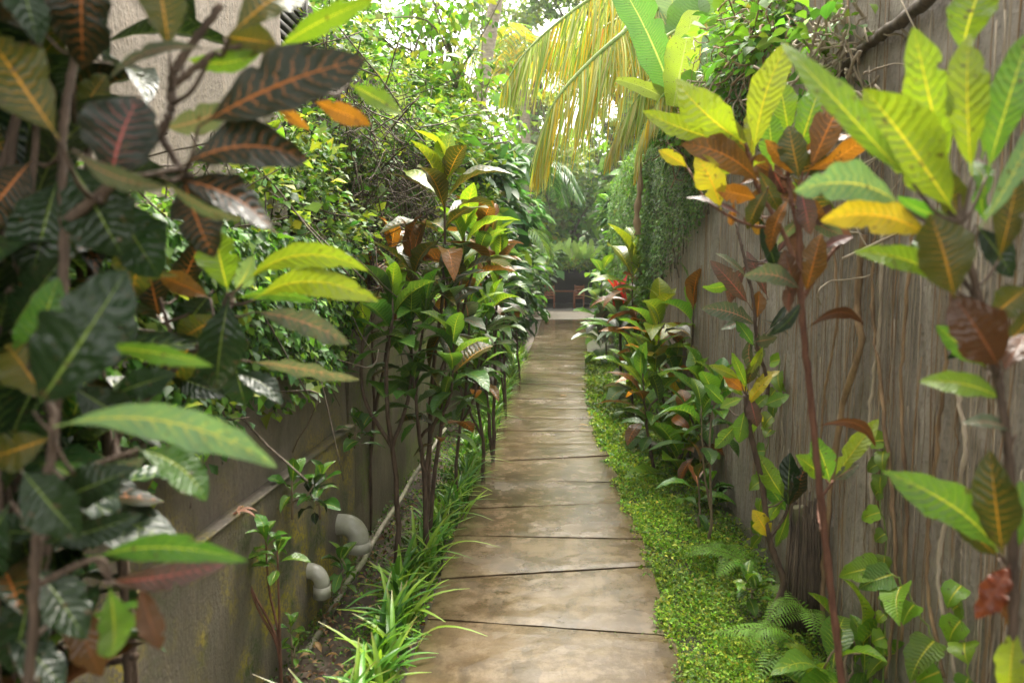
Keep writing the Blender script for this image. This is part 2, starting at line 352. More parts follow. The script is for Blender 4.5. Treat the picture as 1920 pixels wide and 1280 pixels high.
# leaf colours: blade, vein
PAL = {
 'lime':   ((0.17, 0.31, 0.022), (0.62, 0.60, 0.05)),
 'limey':  ((0.24, 0.33, 0.020), (0.62, 0.52, 0.04)),
 'yellow': ((0.42, 0.36, 0.025), (0.80, 0.42, 0.03)),
 'green':  ((0.07, 0.19, 0.025), (0.42, 0.50, 0.06)),
 'mid':    ((0.11, 0.24, 0.03), (0.50, 0.52, 0.06)),
 'dark':   ((0.014, 0.034, 0.011), (0.14, 0.20, 0.04)),
 'dusk':   ((0.060, 0.14, 0.030), (0.22, 0.30, 0.05)),
 'darkred':((0.014, 0.022, 0.008), (0.46, 0.15, 0.035)),
 'darkpink':((0.018, 0.028, 0.020), (0.40, 0.10, 0.09)),
 'olive':  ((0.065, 0.078, 0.014), (0.50, 0.24, 0.025)),
 'bronze': ((0.16, 0.075, 0.018), (0.62, 0.20, 0.03)),
 'orange': ((0.42, 0.17, 0.02), (0.78, 0.30, 0.04)),
 'purple': ((0.11, 0.065, 0.055), (0.42, 0.10, 0.10)),
 'brown':  ((0.095, 0.042, 0.018), (0.25, 0.09, 0.04)),
 'red':    ((0.20, 0.05, 0.022), (0.26, 0.08, 0.04)),
 'silver': ((0.10, 0.13, 0.085), (0.45, 0.20, 0.16)),  # grey sky sheen of glossy leaves is put into this blade colour
 'pale':   ((0.16, 0.27, 0.13), (0.55, 0.50, 0.10)),
}
def pcol(names, n, rg, jit=0.18):
    names = [names] if isinstance(names, str) else names
    idx = rg.integers(0, len(names), n)
    ca = np.array([PAL[k][0] for k in names])[idx]; cb = np.array([PAL[k][1] for k in names])[idx]
    j = np.exp(rg.normal(0, jit, (n, 1))); h = np.exp(rg.normal(0, jit * 0.4, (n, 3)))
    return np.clip(ca * j * h, 0.004, 0.75), np.clip(cb * np.exp(rg.normal(0, 0.1, (n, 1))), 0, 0.85)
MATOF = {'lime': M_CROTON_SOFT, 'green': M_CROTON_SOFT, 'mid': M_CROTON_SOFT, 'limey': M_CROTON_SOFT, 'dark': M_GLOSSY, 'brown': M_GLOSSY, 'red': M_GLOSSY}

def spec_leaf(parent, sp, d, seed, name='leaf'):
    """one large leaf from base pixel to tip pixel at real distance d: (bx,by,tx,ty,width,palette[,dd,roll,side,arch,wave])"""
    bx, by, tx, ty, wpx, pal = sp[:6]; o = dict(dd=0.0, roll=0.0, side=0.0, arch=0.08, wave=0.03, fold=0.10, off=0.0)
    if len(sp) > 6: o.update(sp[6])
    rg = RNG(seed); d = d + o['off']
    b = P(bx, by, d); t = P(tx, ty, d + o['dd'] + rg.uniform(-0.03, 0.03)); mid = (b + t) / 2
    ax = t - b; L = np.linalg.norm(ax); ax = ax / L
    n = CAM - mid; n = n + np.array([0, 0, 0.25 * np.linalg.norm(n)]); n = nrmz(n - ax * (n @ ax)); s = np.cross(ax, n)
    ro = math.radians(o['roll'] + rg.uniform(-14, 14)); n = n * math.cos(ro) + s * math.sin(ro)
    ca, cb = pcol(pal, 1, rg, 0.10)
    if s @ UPV < -0.25: o['side'] = -o['side']          # positive: arches upwards
    mb = MB().leaves([b], ax, n, L, wpx * d / FPX * 0.90, arch=o['arch'], side=o['side'], fold=o['fold'], wave=o['wave'], kind='croton', ca=ca, cb=cb, nu=44, nv=8, seed=seed, twist=rg.normal(0, .45), curl=rg.uniform(-.03, .12), notch=True)
    return mb.build(name, MATOF.get(pal, M_CROTON), parent)

def rosette(mb, head, n, L, tops, lows, seed, axis=(0, 0, 1), depth=0.8, wr=0.30, kind='croton', nu=12, nv=4, openness=1.0):
    rg = RNG(seed); ax = nrmz(np.array(axis, float)); e1 = nrmz(np.cross(ax, [0.3, 1, 0.1])); e2 = np.cross(ax, e1)
    k = np.arange(n); f = (k + 0.5) / n                               # 0 = top
    th = k * 2.39996 + rg.normal(0, 0.25, n)
    el = np.radians(76 - 104 * f * openness + rg.normal(0, 9, n))
    rad = e1[None] * np.cos(th)[:, None] + e2[None] * np.sin(th)[:, None]
    d = rad * np.cos(el)[:, None] + ax[None] * np.sin(el)[:, None]
    nn = ax[None] * np.cos(el)[:, None] - rad * np.sin(el)[:, None]
    base = np.array(head)[None] - ax[None] * (f * L * depth)[:, None]
    ll = L * (0.62 + 0.5 * np.sin(np.pi * np.clip(f * 0.8 + 0.12, 0, 1))) * rg.uniform(0.8, 1.15, n)
    ct, vt = pcol(tops, n, rg); cl, vl = pcol(lows, n, rg)
    m = (f + rg.normal(0, 0.12, n) > 0.45)[:, None]
    ca = np.where(m, cl, ct); cb = np.where(m, vl, vt)
    mb.leaves(base, d, nn, ll, ll * wr * rg.uniform(0.85, 1.2, n), arch=rg.uniform(0.04, 0.16, n), side=rg.normal(0, 0.03, n), fold=rg.uniform(0.02, 0.3, n),
              wave=rg.uniform(0.01, 0.06, n), kind=kind, ca=ca, cb=cb, nu=nu, nv=nv, seed=seed, curl=rg.uniform(0, 0.25, n), twist=rg.normal(0, .5, n))
def croton(label, x, y, heads, seed, z0=0.0, stemr=0.012, group=None, nu=10, mat=None, name='croton_shrub', stem=None, cat='croton'):
    """heads: (dx, dy, z, nleaf, L, tops, lows)"""
    rg = RNG(seed); t = thing(name, label, cat, (x, y, z0), group)
    st = MB(); fo = MB(); main = None
    for i, (dx, dy, z, n, L, tops, lows) in enumerate(heads):
        h = np.array([x + dx, y + dy, z]); b = np.array([x, y, z0 - 0.03])
        if main is None or i == 3:
            fork = b + (h - b) * rg.uniform(0.25, 0.45) * np.array([0.4, 0.4, 1]) + rg.normal(0, 0.025, 3); m = (fork + h) / 2 + rg.normal(0, 0.04, 3)
            pts = curve([b, fork, m, h], 14, 0.004, seed + i); r0 = stemr * 1.35; main = pts
        else:
            k = int(len(main) * rg.uniform(0.3, 0.6)); k = min(k, max(1, int(np.searchsorted(main[:, 2], h[2] - 0.15)) - 1)); s0 = main[max(k, 1)]
            m = s0 * 0.45 + h * 0.55 + np.array([dx * 0.15, 0, -0.06]) + rg.normal(0, 0.02, 3); pts = curve([s0, m, h], 12, 0.003, seed + i); r0 = stemr * 0.85
        st.tube(pts, np.linspace(r0, stemr * 0.5, len(pts)), 7)
        ax = nrmz(h - m + np.array([0, 0, 0.3])); rosette(fo, h, int(n * 1.05), L * 1.22, tops, lows, seed * 13 + i, ax, nu=nu, wr=0.38, depth=1.25)
    st.build('stem', stem or M_STEM, t); fo.build('foliage', mat or M_CROTON, t)
    return t

def clump_leaves(mb, ell, n, L, pal, seed, clumps=60, cr=0.22, kind='oval', wr=0.5, nu=2, nv=2, droop=0.3, jit=0.25, inner=0.55, lpal=None):
    """leaves gathered in clumps over the outside of several ellipsoids (cx,cy,cz,rx,ry,rz)"""
    rg = RNG(seed); E = np.array(ell, float); ar = (E[:, 3] * E[:, 4] + E[:, 3] * E[:, 5] + E[:, 4] * E[:, 5]); ar /= ar.sum()
    ei = rg.choice(len(E), clumps, p=ar); dv = nrmz(rg.normal(0, 1, (clumps, 3)))
    rad = rg.uniform(inner, 1.05, clumps)[:, None]
    cc = E[ei, :3] + dv * E[ei, 3:] * rad; cs = cr * np.exp(rg.normal(0, 0.35, clumps)); cshade = np.exp(rg.normal(0, 0.22, clumps))
    wgt = cs ** 2; wgt /= wgt.sum(); ci = rg.choice(clumps, n, p=wgt)
    o = nrmz(rg.normal(0, 1, (n, 3))); rr = rg.uniform(0.25, 1.0, n) ** 0.5
    pos = cc[ci] + o * (cs[ci] * rr)[:, None] * np.array([1, 1, 0.75])
    out = nrmz(o + 0.7 * dv[ci])
    d = nrmz(out * np.array([1, 1, 0.4]) + rg.normal(0, 0.45, (n, 3)) + np.array([0, 0, -droop]))
    nn = nrmz(out * 0.6 + np.array([0, 0, 0.9]) + rg.normal(0, 0.4, (n, 3)))
    ca, cb = pcol(pal, n, rg, jit); ca = ca * cshade[ci][:, None]
    ll = L * np.exp(rg.normal(0, 0.42, n))
    mb.leaves(pos, d, nn, ll, ll * wr * rg.uniform(0.8, 1.2, n), arch=0.08, fold=rg.uniform(0, 0.3, n), kind=kind, ca=np.clip(ca, 0.004, 0.7), cb=cb, nu=nu, nv=nv, seed=seed)
    return cc
def tree(name, label, cat, base, ell, n, L, pal, seed, clumps=80, cr=0.3, trunkr=0.1, barkm=None, wr=0.5, kind='oval', nu=2, droop=0.3, group=None, limbs=14, jit=0.22, mat=None, inner=0.55, trunk_top=None, tname='trunk', cname='crown'):
    t = thing(name, label, cat, base, group); fo = MB()
    cc = clump_leaves(fo, ell, n, L, pal, seed, clumps, cr, kind, wr, nu, 2, droop, jit, inner)
    fo.build(cname, mat or M_LEAF, t)
    rg = RNG(seed + 5); b = MB(); E = np.array(ell); base = np.array(base, float)
    top = np.array(trunk_top if trunk_top is not None else (E[:, :3].mean(0)))
    mids = [base + (top - base) * f + rg.normal(0, trunkr, 3) * np.array([1, 1, 0]) for f in (0.35, 0.7)]
    tp = curve([base - [0, 0, 0.05], *mids, top], 16); b.tube(tp, np.linspace(trunkr * 1.2, trunkr * 0.45, len(tp)), 10)
    for i in rg.choice(len(cc), min(limbs, len(cc)), replace=False):
        st = tp[rg.integers(len(tp) // 3, len(tp))]; e = cc[i]; m = (st + e) / 2 + rg.normal(0, 0.08, 3) * np.linalg.norm(e - st)
        q = curve([st, m, e], 8); b.tube(q, np.linspace(trunkr * 0.35, trunkr * 0.06, len(q)), 5)
    b.build(tname, barkm or M_BARK, t)
    return t
PAL.update({
 'h_bright': ((0.14, 0.28, 0.03), (0, 0, 0)), 'h_mid': ((0.075, 0.18, 0.028), (0, 0, 0)), 'h_dark': ((0.035, 0.09, 0.02), (0, 0, 0)),
 'h_yel': ((0.27, 0.34, 0.045), (0, 0, 0)), 'h_blue': ((0.055, 0.15, 0.045), (0, 0, 0)), 'h_lite': ((0.16, 0.25, 0.09), (0, 0, 0)),
 'h_brown': ((0.12, 0.07, 0.035), (0, 0, 0)), 'gc': ((0.20, 0.36, 0.035), (0, 0, 0)), 'gcy': ((0.34, 0.42, 0.05), (0, 0, 0)), 'gcd': ((0.10, 0.20, 0.02), (0, 0, 0)),
 'p_green': ((0.26, 0.38, 0.06), (0, 0, 0)), 'p_pale': ((0.50, 0.52, 0.20), (0, 0, 0)), 'p_yel': ((0.62, 0.45, 0.03), (0, 0, 0)), 'p_org': ((0.68, 0.33, 0.02), (0, 0, 0)),
})

# ------------------------------------------------------------------ the setting: ground, path, road
def sheet(name, pts, z, mat):
    V = [(x, y, z) for x, y in pts]
    me = bpy.data.meshes.new(name); me.from_pydata(V, [], [tuple(range(len(V)))]); me.update(); me.materials.append(mat)
    o = bpy.data.objects.new(name, me); COL.objects.link(o); return tag(o, kind='structure')
sheet('ground', [(-900, -300), (900, -300), (900, 1500), (-900, 1500)], -0.16, M_GROUND)
def grid(name, x0, x1, y0, y1, nx, ny, fz, mat):
    X, Y = np.meshgrid(np.linspace(x0, x1, nx), np.linspace(y0, y1, ny), indexing='ij'); Z = fz(X, Y)
    V = np.stack([X, Y, Z], -1).reshape(-1, 3); i = np.arange(nx - 1)[:, None] * ny + np.arange(ny - 1)[None]
    F = np.stack([i, i + ny, i + ny + 1, i + 1], -1).reshape(-1, 4)
    return tag(mesh_obj(name, V, F, mat), kind='structure')
def lump(X, Y, s): return 0.5 * (np.sin(X * 9 * s + Y * 5 * s) * np.cos(Y * 7 * s - X * 3) + np.sin(X * 23 * s) * np.sin(Y * 19 * s + 1))
grid('soil_left', -1.3, -0.50, 0.2, 26, 30, 400, lambda X, Y: -0.075 + 0.02 * lump(X, Y, 1) - 0.05 * np.exp(-((X + 0.88) / 0.12) ** 2), M_SOIL)
grid('soil_right', 0.42, 1.35, 0.2, 26, 30, 400, lambda X, Y: -0.055 + 0.018 * lump(X, Y, 1) + 0.05 * np.clip((X - 0.6) / 0.5, 0, 1), M_SOIL_MOSS)
EDG = [(0.0, -.58, .53), (3.2, -.575, .535), (4.5, -.60, .545), (6.3, -.59, .50), (7.2, -.575, .455), (10, -.565, .50), (12, -.55, .58), (16, -.48, .72), (21, -.42, .98), (26, -.38, 1.3)]
E_ = np.array(EDG)
def edge(y): return np.interp(y, E_[:, 0], E_[:, 1]), np.interp(y, E_[:, 0], E_[:, 2])
J = [(0.2, 0.2), (0.85, 0.82), (1.45, 1.5), (2.05, 2.02), (2.66, 2.64), (3.31, 3.21), (3.76, 4.0), (4.41, 4.41), (4.92, 5.13), (5.66, 5.63), (6.19, 6.46), (6.9, 6.92)]
yy = 7.5
while yy < 25.6:
    J.append((yy + 0.04 * math.sin(yy * 9), yy + 0.05 * math.sin(yy * 5))); yy += 0.62
rg = RNG(3); mb = MB()
for i in range(len(J) - 1):
    (a0, a1), (b0, b1) = J[i], J[i + 1]; g = 0.0085; z = rg.normal(0, 0.0022); tl = rg.normal(0, 0.0022)
    nx = 15; V = []; ny = 9
    for iy in range(ny):
        fy = iy / (ny - 1)
        for ix in range(nx):
            fx = ix / (nx - 1); y0 = a0 + (a1 - a0) * fx + g; y1 = b0 + (b1 - b0) * fx - g
            y = y0 + (y1 - y0) * fy; xl, xr = edge(y); x = xl + (xr - xl) * fx
            e = min(fx, 1 - fx) * (xr - xl); ey = min(fy, 1 - fy) * 0.6; dz = 0
            if iy in (0, ny - 1):
                y += rg.normal(0, 0.0018); dz -= 0.0026
            if ix in (0, nx - 1): x += rg.normal(0, 0.0025); dz -= 0.002
            V.append((x, y, z + tl * (fx - .5) * 2 + dz + (0 if iy in (0, ny - 1) else rg.normal(0, 0.0006))))
    V = np.array(V); nb = len(V); q = []
    for iy in range(ny - 1):
        for ix in range(nx - 1):
            k = iy * nx + ix; q.append((k, k + 1, k + nx + 1, k + nx))
    ring = [ix for ix in range(nx)] + [iy * nx + nx - 1 for iy in range(1, ny)] + [(ny - 1) * nx + ix for ix in range(nx - 2, -1, -1)] + [iy * nx for iy in range(ny - 2, 0, -1)]
    W_ = V[ring].copy(); W_[:, 2] -= 0.07; V = np.vstack([V, W_]); m = len(ring)
    for k in range(m): q.append((ring[k], nb + k, nb + (k + 1) % m, ring[(k + 1) % m]))
    mb.raw(V, q)
tag(mb.build('path', M_PATH), kind='structure')
for p_ in bpy.data.objects['path'].data.polygons: p_.use_smooth = False
grid('path_bed', -0.56, 0.5, 0.2, 25, 3, 3, lambda X, Y: X * 0 - 0.028, M_SOIL)
sheet('cross_road', [(-14, 25.6), (16, 25.6), (16, 31.5), (-14, 31.5)], -0.02, M_ROAD)
sheet('far_terrace', [(-6, 31.5), (8, 31.5), (8, 42), (-6, 42)], -0.012, simple('terrace_concrete', (0.36, 0.34, 0.33), 0.5))

# ------------------------------------------------------------------ walls
def wall_block(name, label, x0, x1, y0, y1, z0, z1, mat, cat='wall', face=None, amp=0.012, seed=1):
    """block with an uneven visible face (the face towards the path)"""
    mb = MB(); ny, nz = max(2, int((y1 - y0) / 0.12)), max(2, int((z1 - z0) / 0.12)); rg = RNG(seed)
    Y, Z = np.meshgrid(np.linspace(y0, y1, ny), np.linspace(z0, z1, nz), indexing='ij')
    xf = (x1 if face == 'R' else x0) + amp * 0.6 * np.sin(Y * 3.1 + seed) * np.cos(Z * 2.3) + rg.normal(0, amp * 0.25, Y.shape)
    xb = np.full_like(Y, x0 if face == 'R' else x1)
    A = np.stack([xf, Y, Z], -1).reshape(-1, 3); B = np.stack([xb, Y, Z], -1).reshape(-1, 3)
    i = np.arange(ny - 1)[:, None] * nz + np.arange(nz - 1)[None]
    F = np.stack([i, i + nz, i + nz + 1, i + 1], -1).reshape(-1, 4); n = len(A)
    ring = [k * nz for k in range(ny)] + [(ny - 1) * nz + k for k in range(1, nz)] + [k * nz + nz - 1 for k in range(ny - 2, -1, -1)] + [k for k in range(nz - 2, 0, -1)]
    R_ = [(ring[k], ring[(k + 1) % len(ring)], n + ring[(k + 1) % len(ring)], n + ring[k]) for k in range(len(ring))]
    mb.raw(np.vstack([A, B]), np.vstack([F, F[:, ::-1] + n, np.array(R_)]))
    o = mb.build(name, mat, smooth=False); return tag(o, label, cat)
tl = thing('retaining_wall', 'dark stained low concrete wall with a sloping ledge and yellow moss, on the left beside the drain', 'wall', (-1.2, 2, -0.1))
def reparent(o, t):
    o.parent = t; o.location = -np.array(t.location); 
    for k in ('label', 'category'):
        if k in o: del o[k]
reparent(wall_block('wall_panel', '', -1.36, -1.165, -0.5, 4.1, 0.735, 1.34, M_WALL_L, face='R', seed=2), tl)
reparent(wall_block('plinth', '', -1.36, -1.125, -0.5, 4.1, -0.2, 0.732, M_WALL_L, face='R', seed=3), tl)
mb = MB(); mb.box(-1.17, -1.112, -0.5, 4.09, 0.7335, 0.747); reparent(mb.build('ledge', M_WALL_L), tl)
wall_block('mossy_wall', 'green mossy far stretch of low wall behind the row of croton stems', -1.36, -1.16, 4.14, 25, -0.2, 1.36, M_WALL_L2, face='R', seed=4)
wall_block('house_wall', 'pale pinkish rough rendered high wall lit at top left above the creepers', -1.62, -1.42, -0.5, 3.95, -0.1, 4.6, M_WALL_UP, face='R', seed=5)
wall_block('hedge_shade_backing', 'dark brown backing wall added as shade behind the creeper hedge on the left', -1.9, -1.62, 4.0, 11.5, -0.1, 3.35, M_SHADE_BACKING, face='R', seed=6)  # backing sheet, its dark colour supplies the shade between the twigs
wall_block('root_covered_wall', 'tall grey-brown wall on the right streaked with hanging roots', 1.22, 1.5, -0.5, 14.5, -0.1, 3.15, M_WALL_R, face='L', seed=7, amp=0.02)
# timber slats between the house wall and the hedge
t = thing('slatted_screen', 'dark timber louvre screen beside the pale high wall', 'screen', (-1.55, 4.4, 1.3))
mb = MB()
for k in range(46): mb.box(-1.60, -1.56, 4.02, 4.72, 1.35 + k * 0.055, 1.385 + k * 0.055)
mb.build('slats', M_DARKWOOD, t)
for y in (3.98, 4.74):
    mb = MB(); mb.box(-1.62, -1.54, y - 0.02, y + 0.02, 1.3, 3.95); mb.build('post', M_DARKWOOD, t)

# drain pipes in the left wall
def elbow(label, c, R, r, drop):
    t = thing('drain_pipe', label, 'pipe', c); mb = MB(); c = np.array(c, float)
    pts = [c + [-0.28, 0, 0], c + [-R, 0, 0]]
    for a in np.linspace(0, math.pi / 2, 9)[1:]: pts.append(c + [-R + R * math.sin(a), 0, -R + R * math.cos(a)])
    pts.append(c + [0, 0, -R - drop * 0.25])
    mb.tube(pts, r, 20); mb.build('elbow', M_PVC, t)
    m2 = MB(); pts = [c + [0, 0, -R - drop * 0.2], c + [0, 0, -R - drop * 0.21], c + [0, 0, -R - drop], c + [0, 0, -R - drop * 0.98], c + [0, 0, -R - drop * 0.3]]
    m2.tube(pts, [r * 0.9, r * 1.12, r * 1.12, r * 0.95, r * 0.93], 20, cap=False); m2.build('collar', M_PVC, t)
pe = P(672, 990, 3.75); elbow('large grey plastic elbow pipe jutting from the left wall above the drain', (pe[0], pe[1], pe[2]+0.02), 0.078, 0.055, 0.065)
pe = P(603, 1070, 3.28); elbow('small grey plastic elbow pipe lower on the left wall, nearer than the large one', (pe[0], pe[1], pe[2]+0.0), 0.055, 0.036, 0.07)
# pole lying in the drain
a = G(568, 1232, -0.08); b = P(835, 803, 6.6); mb = MB(); mb.tube(curve([a, a * 0.55 + b * 0.45 + [0.0, 0, 0.02], b], 14, 0.004, 3), np.linspace(0.017, 0.013, 15), 8)
tag(mb.build('bamboo_pole', M_POLE), 'long thin weathered pole leaning along the left drain past the elbow pipes', 'pole')

# ------------------------------------------------------------------ far pavilion with table and chairs
cx = P(1058, 577, 33)[0]
t = thing('garden_pavilion', 'dark open pavilion with a leafy thatched roof at the end of the path', 'pavilion', (cx, 35, -0.01))
mb = MB(); mb.box(cx - 2.6, cx + 2.8, 38.3, 38.5, 0, 2.4); mb.build('back_wall', M_DARKWOOD, t)
for x in (cx - 2.6, cx + 2.7):
    mb = MB(); mb.box(x, x + 0.1, 33.6, 38.3, 0, 2.4); mb.build('side_wall', M_DARKWOOD, t)
for x in (cx - 1.75, cx + 1.6):
    mb = MB(); mb.tube([(x, 33.2, 0), (x, 33.2, 2.1)], 0.07, 10); mb.build('post', M_DARKWOOD, t)
X0, X1 = cx - 3.3, cx + 3.4
mb = MB(); mb.raw([(X0, 32.4, 1.95), (X1, 32.4, 1.95), (X1, 36, 2.55), (X0, 36, 2.55), (X0, 39.6, 1.95), (X1, 39.6, 1.95), (X0, 32.4, 2.12), (X1, 32.4, 2.12), (X1, 36, 2.72), (X0, 36, 2.72), (X0, 39.6, 2.12), (X1, 39.6, 2.12)],
   [(0, 1, 2, 3), (3, 2, 5, 4), (7, 6, 9, 8), (8, 9, 10, 11), (0, 6, 7, 1), (4, 5, 11, 10), (0, 3, 9, 6), (3, 4, 10, 9), (1, 7, 8, 2), (2, 8, 11, 5)]); mb.build('roof', M_THATCH, t)
def chair(label, x, y, fx):
    t = thing('dining_chair', label, 'chair', (x, y, -0.01), 'wooden chairs in the pavilion')
    mb = MB(); mb.box(x - .22, x + .22, y - .22, y + .22, 0.43, 0.47); mb.build('seat', M_WOOD, t)
    mb = MB()
    for k in range(4): mb.box(x - 0.2, x + 0.2, y - 0.215, y - 0.185, 0.54 + k * 0.12, 0.63 + k * 0.12)
    mb.build('backrest', M_WOOD, t)
    for sx in (-1, 1):
        for sy in (-1, 1):
            mb = MB(); h = 1.04 if sy < 0 else 0.43; mb.box(x + sx * .2 - .022, x + sx * .2 + .022, y + sy * .2 - .022, y + sy * .2 + .022, 0, h); mb.build('leg', M_WOOD, t)
xl, xr = P(1030, 570, 33.4)[0], P(1086, 570, 33.4)[0]
chair('wooden chair at the left end of the pavilion table', xl, 33.5, -1)
chair('wooden chair at the right end of the pavilion table', xr, 33.5, 1)
t = thing('dining_table', 'reddish wooden table between the two chairs in the pavilion', 'table', ((xl + xr) / 2, 33.9, -0.01))
mb = MB(); mb.box(xl + .15, xr - .15, 33.4, 34.3, 0.72, 0.77); mb.build('tabletop', M_WOOD, t)
for x in (xl + .22, xr - .22):
    for y in (33.45, 34.25):
        mb = MB(); mb.box(x - .03, x + .03, y - .03, y + .03, 0, 0.72); mb.build('leg', M_WOOD, t)

# ------------------------------------------------------------------ near left croton: large leaves, one object each
def big_plant(name, label, foot, d, stems, leaves, seed, cat='croton', stem_mat=None, fill=None, extra=None):
    t = thing(name, label, cat, foot)
    mb = MB(); SP = []
    for pts, r in stems:
        pp = [P(x, y, d + (z if z else 0)) if not isinstance(x, str) else None for x, y, z in pts]
        c = curve(pp, 70, 0.0008, seed); mb.tube(c, np.linspace(r, r * 0.7, len(c)) * (.92 + .16 * (np.arange(len(c)) % 6 == 0)), 8); SP.append(c)
    SP = np.vstack(SP)
    for sp in leaves:                                   # leaf stalks and side twigs
        lb = P(sp[0], sp[1], d + (sp[6].get('off', 0) if len(sp) > 6 else 0)); k = SP + [0, 0, 0.03]
        q = SP[np.argmin(np.linalg.norm(k - lb, axis=1))]; D_ = np.linalg.norm(q - lb)
        if D_ > 0.012: c = curve([q, (q + lb) / 2 + [0, 0, -0.12 * D_], lb], 8); mb.tube(c, np.linspace(0.0042 if D_ > .08 else 0.003, 0.0022, len(c)), 6)
    mb.build('stem', stem_mat or M_STEM, t)
    for i, sp in enumerate(leaves): spec_leaf(t, sp, d, seed * 100 + i)
    if extra:
        rg = RNG(seed + 900)
        for i, (cx_, cy_, r_, k_, L_, pal_) in enumerate(extra):
            for j in range(k_):
                a_ = rg.uniform(0, 6.283); l_ = L_ * 1.45 * rg.uniform(.6, 1.15); bx = cx_ + rg.normal(0, r_); by = cy_ + rg.normal(0, r_)
                spec_leaf(t, (bx, by, bx + l_ * math.cos(a_), by + l_ * math.sin(a_) * .85 + .1 * l_, l_ * .33, pal_[rg.integers(len(pal_))], dict(off=rg.uniform(.03, .16), roll=rg.uniform(-50, 50), side=rg.normal(0, .07), dd=rg.uniform(-.04, .08))), d, seed * 100 + 60 + i * 9 + j)
    if fill is not None: fill(t)
    return t

LA = [  # upper left plant
 (372, 238, 688, 112, 128, 'darkred', dict(dd=0.06, side=0.03, arch=0.05, fold=0.06)),
 (338, 312, 580, 290, 108, 'darkred', dict(dd=0.05, side=0.09)),
 (325, 335, 517, 438, 108, 'darkred', dict(dd=0.1, side=0.08, off=0.04)),
 (345, 330, 400, 480, 95, 'darkred', dict(off=0.10, side=-.03)),
 (205, 352, 262, 182, 150, 'darkpink', dict(off=-0.04, arch=0.14, dd=0.05)),
 (135, 282, 312, 352, 52, 'silver', dict(roll=45, off=-0.12, side=-0.05)),
 (300, 330, 445, 425, 40, 'silver', dict(roll=60, off=-0.02, side=0.05)),
 (150, -95, 155, 128, 118, 'darkred', dict(off=0.05)),
 (25, -90, 72, 82, 78, 'dark', dict(off=-0.05)),
 (112, 262, -30, 55, 135, 'olive', dict(off=-0.06)),
 (318, 100, 292, -70, 88, 'olive', dict(off=0.02)),
 (400, 95, 200, 142, 42, 'silver', dict(roll=35, side=0.06, off=-0.02)),
 (345, 108, 492, 98, 46, 'lime', dict(side=-0.12, off=0.10)),
 (430, 70, 575, -40, 92, 'olive', dict(dd=0.08)),
 (520, 92, 705, 0, 52, 'lime', dict(off=0.15, roll=30, side=0.08)),
 (420, 70, 520, 85, 70, 'olive', dict(off=0.12)),
 (655, 158, 755, 213, 44, 'lime', dict(off=0.35)),
 (585, 190, 693, 233, 42, 'orange', dict(off=0.3)),
 (515, 195, 578, 242, 26, 'orange', dict(off=0.3)),
 (130, 300, 230, 480, 150, 'dark', dict(off=0.05)),
 (110, 330, 60, 520, 130, 'dark', dict(off=0.10)),
 (60, 300, -40, 430, 120, 'darkred', dict(off=0.1)),
 (190, 360, 300, 520, 120, 'dark', dict(off=0.14)),
 (100, 250, 10, 130, 100, 'olive', dict(off=0.12)),
 (210, 120, 130, -10, 80, 'dark', dict(off=0.2)),
 (260, 400, 250, 560, 95, 'olive', dict(off=0.2)),
 (300, 240, 440, 200, 60, 'silver', dict(off=0.15, roll=40)),
 (90, 70, -30, -20, 90, 'darkred', dict(off=0.1)),
 (140, 230, 200, 140, 60, 'olive', dict(off=0.25)),
]
big_plant('croton_shrub', 'tall dark croton in the near left corner with big orange-veined leaves', (-0.62, 1.05, -0.06), 1.05,
  [([(60, 1290, -.05), (95, 900, 0), (120, 500, 0.02), (118, 250, 0.05), (150, 60, 0.1)], 0.009),
   ([(118, 420, 0.02), (215, 340, 0.05), (312, 230, 0.05), (330, 130, 0.07), (415, 10, 0.1)], 0.009),
   ([(325, 160, 0.07), (420, 95, 0.1), (540, 95, 0.14), (600, 170, 0.25)], 0.006),
   ([(300, 250, 0.05), (340, 320, 0.04), (360, 330, 0.05)], 0.006),
   ([(60, 1290, -.05), (20, 1600, -.05), (0, 2100, 0), (0, 3000, 0)], 0.010)], LA, 11)
LB = [  # rosette in the middle left
 (428, 548, 402, 430, 82, 'lime', dict(fold=0.2)),
 (455, 533, 690, 507, 54, 'limey', dict(side=0.16, roll=12)),
 (475, 562, 702, 562, 62, 'limey', dict(side=0.13, roll=10)),
 (440, 545, 475, 480, 45, 'pale', dict(off=0.04, side=-.05)),
 (430, 555, 408, 735, 108, 'dark', dict(side=0.04, arch=0.1, off=-0.03)),
 (475, 585, 655, 645, 54, 'silver', dict(roll=35, side=0.08, wave=0.1)),
 (440, 560, 590, 565, 28, 'mid', dict(off=0.05, side=0.06)),
 (470, 678, 668, 722, 40, 'silver', dict(roll=50, side=0.09, wave=0.14, off=0.06)),
 (395, 560, 300, 520, 50, 'bronze', dict(off=0.05)),
 (420, 590, 330, 640, 70, 'olive', dict(off=0.08)),
 (435, 700, 530, 758, 50, 'dark', dict(off=0.1, side=0.1)),
 (440, 680, 460, 760, 70, 'dark', dict(off=0.14)),
 (400, 545, 330, 640, 75, 'dark', dict(off=0.12)),
 (390, 600, 300, 730, 70, 'olive', dict(off=0.14)),
 (330, 620, 240, 570, 60, 'silver', dict(off=0.15, roll=40)),
 (300, 600, 270, 470, 70, 'darkred', dict(off=0.15)),
 (330, 560, 380, 440, 60, 'darkred', dict(off=0.16)),
 (310, 700, 420, 740, 60, 'dark', dict(off=0.15)),
]
